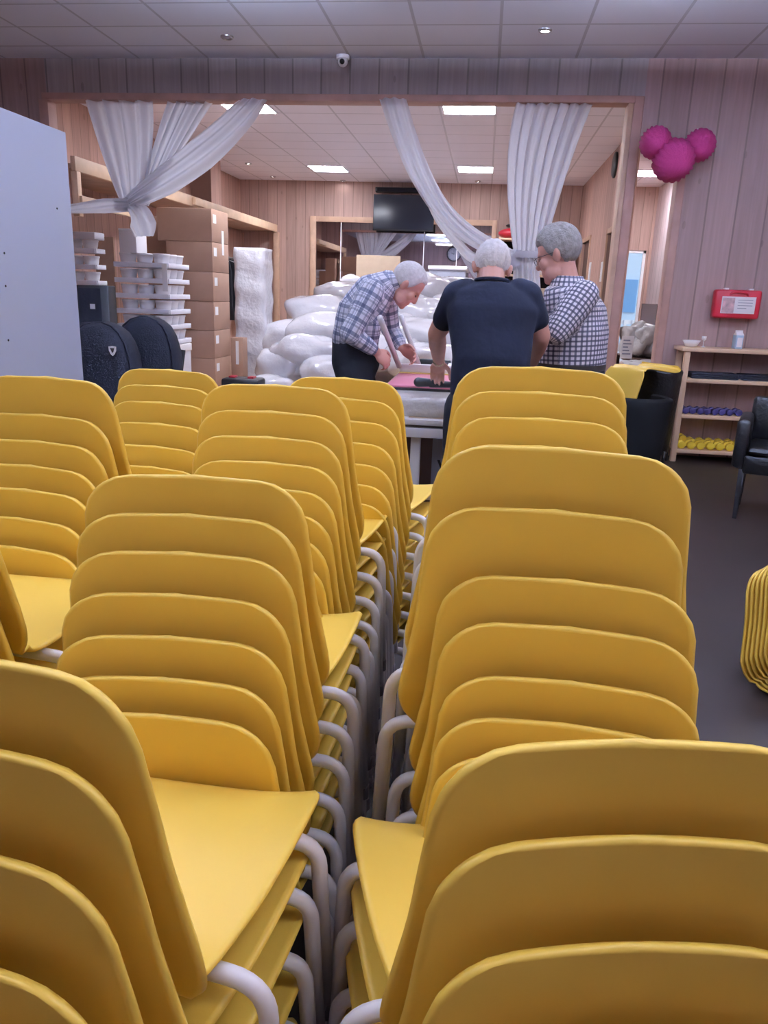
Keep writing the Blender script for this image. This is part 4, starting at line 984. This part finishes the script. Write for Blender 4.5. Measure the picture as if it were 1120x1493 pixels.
def cloth_uv(me, bones):
    n = len(me.vertices); co = np.zeros(n*3); me.vertices.foreach_get('co', co); co = co.reshape(-1, 3); best = np.full(n, 1e9); uv = np.zeros((n, 3)); acc = 0
    for p0, p1, ref, rad in bones:
        p0 = np.array(p0); p1 = np.array(p1); t = p1-p0; L = np.linalg.norm(t); t = t/L; a = np.array(ref, float); a = a-t*a.dot(t); a /= np.linalg.norm(a); b = np.cross(t, a)
        d = co-p0; s = np.clip(d @ t, 0, L); dist = np.linalg.norm(d-s[:, None]*t, axis=1)/rad
        ang = np.arctan2(d @ b, d @ a); m = dist < best; best[m] = dist[m]; uv[m] = np.stack([ang*rad, d @ t, np.zeros(n)], 1)[m]
    at_ = me.attributes.new('cloth', 'FLOAT_VECTOR', 'POINT'); at_.data.foreach_set('vector', uv.ravel())
def limb(mb, pts, rs, grow=0.):
    for i in range(len(pts)-1): mb.capsule(pts[i], pts[i+1], rs[i]+grow, rs[i+1]+grow, 16)
def wrinkle(me, amp, fr, seed):
    R = np.random.default_rng(seed); n = len(me.vertices); co = np.zeros(n*3); me.vertices.foreach_get('co', co); co = co.reshape(-1, 3)
    no = np.array([v.normal[:] for v in me.vertices]); d = np.zeros(n)
    for k in range(6):
        w = R.normal(size=3); w /= np.linalg.norm(w); w[2] *= 1.4; d += np.sin(co @ w*fr*R.uniform(.6, 1.5)+R.uniform(0, 6)+1.3*np.sin(co @ R.normal(size=3)*fr*.5))
    co += no*(d/6*amp)[:, None]; me.vertices.foreach_set('co', co.ravel()); me.update()
def shoes(parent, feet, fd):
    for p in feet:
        p = Vector(p); f = Vector(fd).normalized(); r = f.cross(Vector((0, 0, 1)))
        rings = []
        for z, k in ((0.0, 1.0), (.02, 1.02), (.05, .92), (.08, .7), (.10, .5)):
            rings.append([p*1.0+f*(.05+(.135*k)*math.cos(2*PI*j/20))+r*(.048*k*math.sin(2*PI*j/20))+Vector((0, 0, z-p.z)) for j in range(20)])
        MB().loft(rings).obj('shoe', 'shoe', parent, smooth=True)
Zv = Vector((0, 0, 1))

# --- man in navy T-shirt, seen from behind, leaning on his hand
Y0 = 3.62
t = thing('person', 'white haired man in a navy T-shirt seen from behind, one hand on the table', 'person', (0, 0, 0))
hc = at(717, 391, Y0+.10); nk = at(718, 414, Y0+.02); ch = at(718, 452, Y0-.0); wa = at(716, 525, Y0-.04); pe = at(714, 590, Y0-.02)
shL, shR = at(667, 432, Y0+.02), at(769, 432, Y0+.03)
elL, wrL = at(637, 486, Y0+.20), at(640, 528, Y0+.50); elR, wrR = at(789, 490, Y0+.08), at(775, 530, Y0+.30)
r0 = Vector((1, .05, -.02)).normalized(); f0 = Vector((-.05, 1, -.15)).normalized()
hipL, hipR = pe+Vector((-.10, 0, -.02)), pe+Vector((.10, 0, -.02)); 
fL, fR = Vector((pe.x-.14, Y0, .09)), Vector((pe.x+.16, Y0-.04, .09)); kL, kR = hipL.lerp(fL, .52)+Vector((0, .05, 0)), hipR.lerp(fR, .52)+Vector((0, .05, 0))
hf, hu = Vector((-.12, .72, -.68)), Vector((0, .65, .75))
ST = [(pe, r0, f0, .165, .115), (wa, r0, f0, .165, .125), (ch+Vector((0, .0, -.09)), r0, f0, .18, .125), (ch+Vector((0, .01, .0)), r0, f0, .195, .115), (nk+Vector((0, -.0, -.045)), r0, f0, .165, .085), (nk+Vector((0, .01, .0)), r0, f0, .075, .062), (nk+Vector((0, .03, .03)), r0, f0, .055, .055)]
def man_body(vox, skin):
    mb = MB(); torso(mb, ST); return mb
mb = MB(); torso(mb, ST, -.012)
mb.capsule(nk+Vector((0, .0, -.02)), hc+Vector((0, -.02, -.01)), .062, .058)
R_, F_, U_, M3 = head(mb, hc, hf, hu, 1.02)
for S, E_, Wr in ((shL, elL, wrL), (shR, elR, wrR)): limb(mb, [S, S.lerp(E_, .5), E_, E_.lerp(Wr, .35), Wr], [.058, .054, .044, .045, .029])
hand(mb, wrL, Vector((-.1, .75, -.55)), Vector((.1, -.45, -.8)), Vector((1, .2, 0)), .75, 1.05)
hand(mb, wrR, Vector((-.3, .75, -.4)), Vector((-.5, 0, -.6)), Vector((-1, .2, 0)), .5)
for h_, k_, f_ in ((hipL, kL, fL), (hipR, kR, fR)): limb(mb, [h_, k_, f_], [.09, .06, .042])
link('body', remesh(mb, 'body', .0055, 6), 'skin2', t)
hair_cap(t, hc, hf, hu, 'hair_w', 1.02, seed=1, vol=.35); eyes(t, hc, M3, 1.02)
mb = MB(); STs = list(ST); STs[0] = (pe+Vector((0, 0, .03)), r0, f0, .175, .125)
torso(mb, STs[:-1], .012)
for S, E_ in ((shL, elL), (shR, elR)): limb(mb, [S+(nk-S)*.25, S, S.lerp(E_, .60)], [.066, .068, .060]); 
me = remesh(mb, 'tshirt', .01, 6); wrinkle(me, .006, 16, 3); link('tshirt', me, 'navy', t)
rg = [nk+Vector((0, .012, .012))+r0*(.074*math.cos(2*PI*j/24))+f0*(.066*math.sin(2*PI*j/24)) for j in range(25)]
MB().tube(rg, .009, 8).obj('collar', 'navy', t, smooth=True)
mb = MB(); torso(mb, [(pe+Vector((0, 0, -.08)), r0, f0, .16, .11), (pe, r0, f0, .178, .125), (pe+Vector((0, 0, .06)), r0, f0, .172, .122)], .008)
for h_, k_, f_ in ((hipL, kL, fL), (hipR, kR, fR)): limb(mb, [h_, k_, f_+Vector((0, 0, .0))], [.105, .082, .072], .006)
me = remesh(mb, 'trousers', .012, 6); wrinkle(me, .006, 14, 5); link('trousers', me, 'trouser', t)
shoes(t, (fL, fR), f0)
wd = (wrL-elL).normalized(); a_, b_, _ = basis(wd, Vector((1, 0, 0)))[0], None, None
M3w = Matrix((basis(wd, Zv)[0], basis(wd, Zv)[2], wd)).transposed()
MB().lathe([(.030, -.008), (.033, -.006), (.033, .006), (.030, .008)], wrL-wd*.02, 20, cap=False, M3=M3w).obj('watch_strap', 'gold', t, smooth=True)
MB().lathe([(.018, 0), (.018, .007), (.001, .008)], wrL-wd*.02+Vector((-.012, -.031, .0)), 18, M3=Matrix.Rotation(PI/2+.3, 3, 'X')).obj('watch_face', 'gold', t, smooth='auto')
# the tool under his hand
hp = wrL+Vector((-.1, .75, -.55)).normalized()*.10
q = Vector((hp.x-.01, hp.y+.01, TZ+.117))
t = thing('power_tool', 'black handled tool under the bare hand on the pink board', 'tool', q)
MB().capsule((-.09, 0, .03), (-.02, 0, .03), .026, .021).obj('tool_head', 'black', t, smooth=True)
MB().capsule((-.02, 0, .024), (.12, .02, .022), .02, .016).obj('tool_grip', 'black', t, smooth=True)
MB().tube([(.12, .02, .02), (.17, .03, .018)], .008, 8).obj('tool_tip', 'chrome', t, smooth=True)

# --- man in blue plaid shirt bending over the table from the left
Y1 = 4.72
t = thing('person', 'white haired man in a blue plaid shirt bending over the white frame at the table', 'person', (0, 0, 0))
hc = at(593, 414, Y1); nk = at(572, 412, Y1); up = at(548, 424, Y1); mid = at(527, 455, Y1); wa = at(518, 496, Y1+.01); pe = at(519, 530, Y1+.02)
fx = Vector((1, .12, 0)).normalized(); lat = Vector((.12, -1, 0)).normalized()   # his right side faces the camera
shR, shL = at(543, 425, Y1-.19), at(563, 430, Y1+.17)
elR, wrR = at(510, 486, Y1-.25), at(549, 513, Y1-.16); elL, wrL = at(569, 480, Y1+.24), at(585, 506, Y1+.16)
def dirn(a, b): return (b-a).normalized()
def fwd(a, b): # forward of the trunk, square to its axis
    ax = dirn(a, b); f = fx-ax*fx.dot(ax); return f.normalized()
ST = [(pe, lat, fx, .165, .125), (wa, lat, fwd(wa, mid), .168, .128), (mid, lat, fwd(wa, up), .178, .128), (up, lat, fwd(mid, nk), .185, .105), (up.lerp(nk, .6), lat, fwd(up, nk), .13, .075), (nk, lat, fwd(up, nk), .07, .062)]
hf, hu = Vector((.66, .10, -.74)), Vector((.74, .05, .66))
hips = [pe+lat*.09+Zv*-.03, pe-lat*.09+Zv*-.03]; feet = [Vector((pe.x-.06, pe.y-.13, .09)), Vector((pe.x+.10, pe.y+.12, .09))]; kn = [h.lerp(f, .5)+fx*.05 for h, f in zip(hips, feet)]
mb = MB(); torso(mb, ST, -.012); mb.capsule(up.lerp(nk, .6), hc+Vector((-.02, 0, -.02)), .066, .058)
R_, F_, U_, M3 = head(mb, hc, hf, hu, 1.04)
limb(mb, [shR, elR, elR.lerp(wrR, .35), wrR], [.054, .043, .042, .028]); limb(mb, [shL, elL, elL.lerp(wrL, .35), wrL], [.054, .043, .042, .028])
hand(mb, wrR, Vector((.62, .35, -.62)), Vector((-.2, .7, -.5)), Vector((.3, .5, .6)), .75, 1.05); hand(mb, wrL, Vector((.72, -.25, -.45)), Vector((-.1, -.8, -.4)), Vector((.2, -.5, .7)), .6, 1.05)
for h_, k_, f_ in zip(hips, kn, feet): limb(mb, [h_, k_, f_], [.09, .06, .042])
link('body', remesh(mb, 'body', .0055, 6), 'skin', t)
hair_cap(t, hc, hf, hu, 'hair_w', 1.04, seed=2, vol=.3, front=.078); eyes(t, hc, M3, 1.04)
mb = MB(); torso(mb, ST, .014)
for S, E_, Wr in ((shR, elR, wrR), (shL, elL, wrL)): limb(mb, [S+(up-S)*.35, S, E_, E_.lerp(Wr, .82)], [.075, .072, .060, .043])
me = remesh(mb, 'plaid_shirt', .009, 5); wrinkle(me, .007, 18, 7)
cloth_uv(me, [(pe, mid, -lat, .15), (mid, nk, -lat, .15), (shR, elR, fx, .065), (elR, wrR, fx, .05), (shL, elL, fx, .065), (elL, wrL, fx, .05)])
link('plaid_shirt', me, 'plaid_b', t)
ax = dirn(up, hc); fr_ = fwd(up, nk)
mb = MB(); prev = []
for h, k in ((-.015, 1.12), (.03, 1.0), (.032, 1.08), (-.01, 1.30)): prev.append([nk+ax*h+lat*(.072*k*math.cos(2*PI*j/28))+fr_*(.064*k*math.sin(2*PI*j/28)) for j in range(28)])
me = mb.loft(prev, cap=False).mesh('collar'); me.shade_smooth(); cloth_uv(me, [(nk-ax*.05, nk+ax*.06, lat, .09)]); link('collar', me, 'plaid_b', t)
mb = MB(); torso(mb, [(pe+Zv*-.09, lat, fx, .15, .11), (pe, lat, fx, .175, .135), (wa+Zv*.0, lat, fwd(wa, mid), .172, .13)], .012)
for h_, k_, f_ in zip(hips, kn, feet): limb(mb, [h_, k_, f_], [.11, .085, .075], .006)
me = remesh(mb, 'trousers', .012, 6); wrinkle(me, .006, 14, 9); link('trousers', me, 'trouser', t)
shoes(t, feet, fx)

# --- man in small check shirt with glasses, arms folded, looking down to the left
Y2 = 4.05
t = thing('person', 'grey haired man with glasses and folded arms in a small check shirt', 'person', (0, 0, 0))
hc = at(815, 370, Y2); nk = at(829, 411, Y2); ch = at(838, 446, Y2); mid = at(838, 482, Y2); wa = at(834, 520, Y2); pe = at(833, 552, Y2)
fx = Vector((-.86, .42, 0)).normalized(); lat = Vector((-.42, -.86, 0)).normalized()   # his left side towards the camera
shL = at(851, 430, Y2-.16); shR = at(826, 432, Y2+.19); elL = at(812, 484, Y2-.24); wrL = at(795, 462, Y2+.06); elR = at(800, 482, Y2+.25); wrR = at(808, 474, Y2-.07)
ST = [(pe, lat, fx, .165, .135), (wa, lat, fx, .170, .142), (mid, lat, fx, .175, .142), (ch, lat, fx, .186, .125), (ch.lerp(nk, .62), lat, fx, .165, .095), (nk+Zv*-.02, lat, fx, .085, .075), (nk+Zv*.01, lat, fx, .06, .06)]
hf, hu = Vector((-.90, .30, -.34)), Vector((-.30, .08, .95))
hips = [pe+lat*.09, pe-lat*.09]; feet = [Vector((pe.x+.04, pe.y-.13, .09)), Vector((pe.x-.04, pe.y+.13, .09))]; kn = [h.lerp(f, .5)+fx*.03 for h, f in zip(hips, feet)]
mb = MB(); torso(mb, ST, -.012); mb.capsule(nk+Zv*-.03, hc+Vector((.015, 0, -.02)), .064, .058)
R_, F_, U_, M3 = head(mb, hc, hf, hu, 1.08)
limb(mb, [shL, elL, elL.lerp(wrL, .35), wrL], [.056, .045, .044, .029]); limb(mb, [shR, elR, elR.lerp(wrR, .35), wrR], [.056, .045, .044, .029])
hand(mb, wrL, (wrL-elL)+Vector((0, 0, .02)), Vector((.5, .5, -.2)), Zv, .35, 1.05); hand(mb, wrR, (wrR-elR)+Vector((.05, 0, -.05)), Vector((.8, .1, .0)), Zv, .5, 1.05)
for h_, k_, f_ in zip(hips, kn, feet): limb(mb, [h_, k_, f_], [.09, .06, .042])
link('body', remesh(mb, 'body', .0055, 6), 'skin', t)
hair_cap(t, hc, hf, hu, 'hair_g', 1.08, seed=3, vol=.85, front=.058); eyes(t, hc, M3, 1.08)
def hp_(x, y, z): return hc+M3 @ (Vector((x, y, z))*1.08)
g = MB()
for s in (-1, 1):
    g.tube([hp_(s*.033+.024*math.cos(2*PI*j/16), .103, -.004+.018*math.sin(2*PI*j/16)) for j in range(17)], .0016, 6)
    g.tube([hp_(s*.057, .102, .002), hp_(s*.077, .08, .006), hp_(s*.080, .0, .004), hp_(s*.078, -.02, -.012)], .0016, 6)
g.tube([hp_(-.01, .104, 0), hp_(0, .108, .003), hp_(.01, .104, 0)], .0016, 6)
g.obj('glasses', 'specs', t, smooth=True)
mb = MB(); torso(mb, [(wa+Zv*-.05, lat, fx, .168, .142)]+ST[1:-1], .016)
for S, E_, Wr in ((shL, elL, wrL), (shR, elR, wrR)): limb(mb, [S+(ch-S)*.3, S, E_, E_.lerp(Wr, .88)], [.075, .074, .062, .045])
me = remesh(mb, 'check_shirt', .009, 5); wrinkle(me, .008, 18, 11)
cloth_uv(me, [(pe, ch, -lat, .165), (ch, nk+Zv*.05, -lat, .165), (shL, elL, fx, .068), (elL, wrL, fx, .052), (shR, elR, fx, .068), (elR, wrR, fx, .052)])
link('check_shirt', me, 'plaid_s', t)
mb = MB(); prev = []
for h, k in ((-.035, 1.25), (.025, 1.0), (.027, 1.08), (-.03, 1.42)): prev.append([nk+Zv*h+Vector((h*-.2, 0, 0))+lat*(.074*k*math.cos(2*PI*j/28))+fx*(.068*k*math.sin(2*PI*j/28)) for j in range(28)])
me = mb.loft(prev, cap=False).mesh('collar'); me.shade_smooth(); cloth_uv(me, [(nk-Zv*.06, nk+Zv*.06, lat, .09)]); link('collar', me, 'plaid_s', t)
mb = MB(); torso(mb, [(pe+Zv*-.09, lat, fx, .15, .12), (pe, lat, fx, .172, .145), (wa+Zv*-.03, lat, fx, .168, .142)], .012)
for h_, k_, f_ in zip(hips, kn, feet): limb(mb, [h_, k_, f_], [.11, .085, .075], .006)
me = remesh(mb, 'trousers', .012, 6); wrinkle(me, .006, 14, 13); link('trousers', me, 'trouser', t)
mb = MB(); torso(mb, [(wa+Zv*-.06, lat, fx, .174, .146), (wa+Zv*-.03, lat, fx, .174, .146)], .016); mb.obj('belt', 'shoe', t, smooth='auto')
shoes(t, feet, fx)

# ------------------------------------------------------------------ light and colour
wd = bpy.data.worlds.new('World'); bpy.context.scene.world = wd; wd.use_nodes = True; nt = wd.node_tree
sky = nt.nodes.new('ShaderNodeTexSky'); sky.sky_type = 'NISHITA'; sky.sun_elevation = math.radians(35); sky.sun_rotation = 2.2; sky.sun_disc = False
nt.links.new(sky.outputs[0], nt.nodes['Background'].inputs[0]); nt.nodes['Background'].inputs[1].default_value = .25
sc = bpy.context.scene
sc.view_settings.view_transform = 'Standard'; sc.view_settings.look = 'None'; sc.view_settings.gamma = 1; sc.view_settings.use_curve_mapping = False
sc.view_settings.exposure = 0.4
sc.cycles.use_denoising = True
sc.cycles.max_bounces = 8; sc.cycles.diffuse_bounces = 5; sc.cycles.sample_clamp_indirect = 6
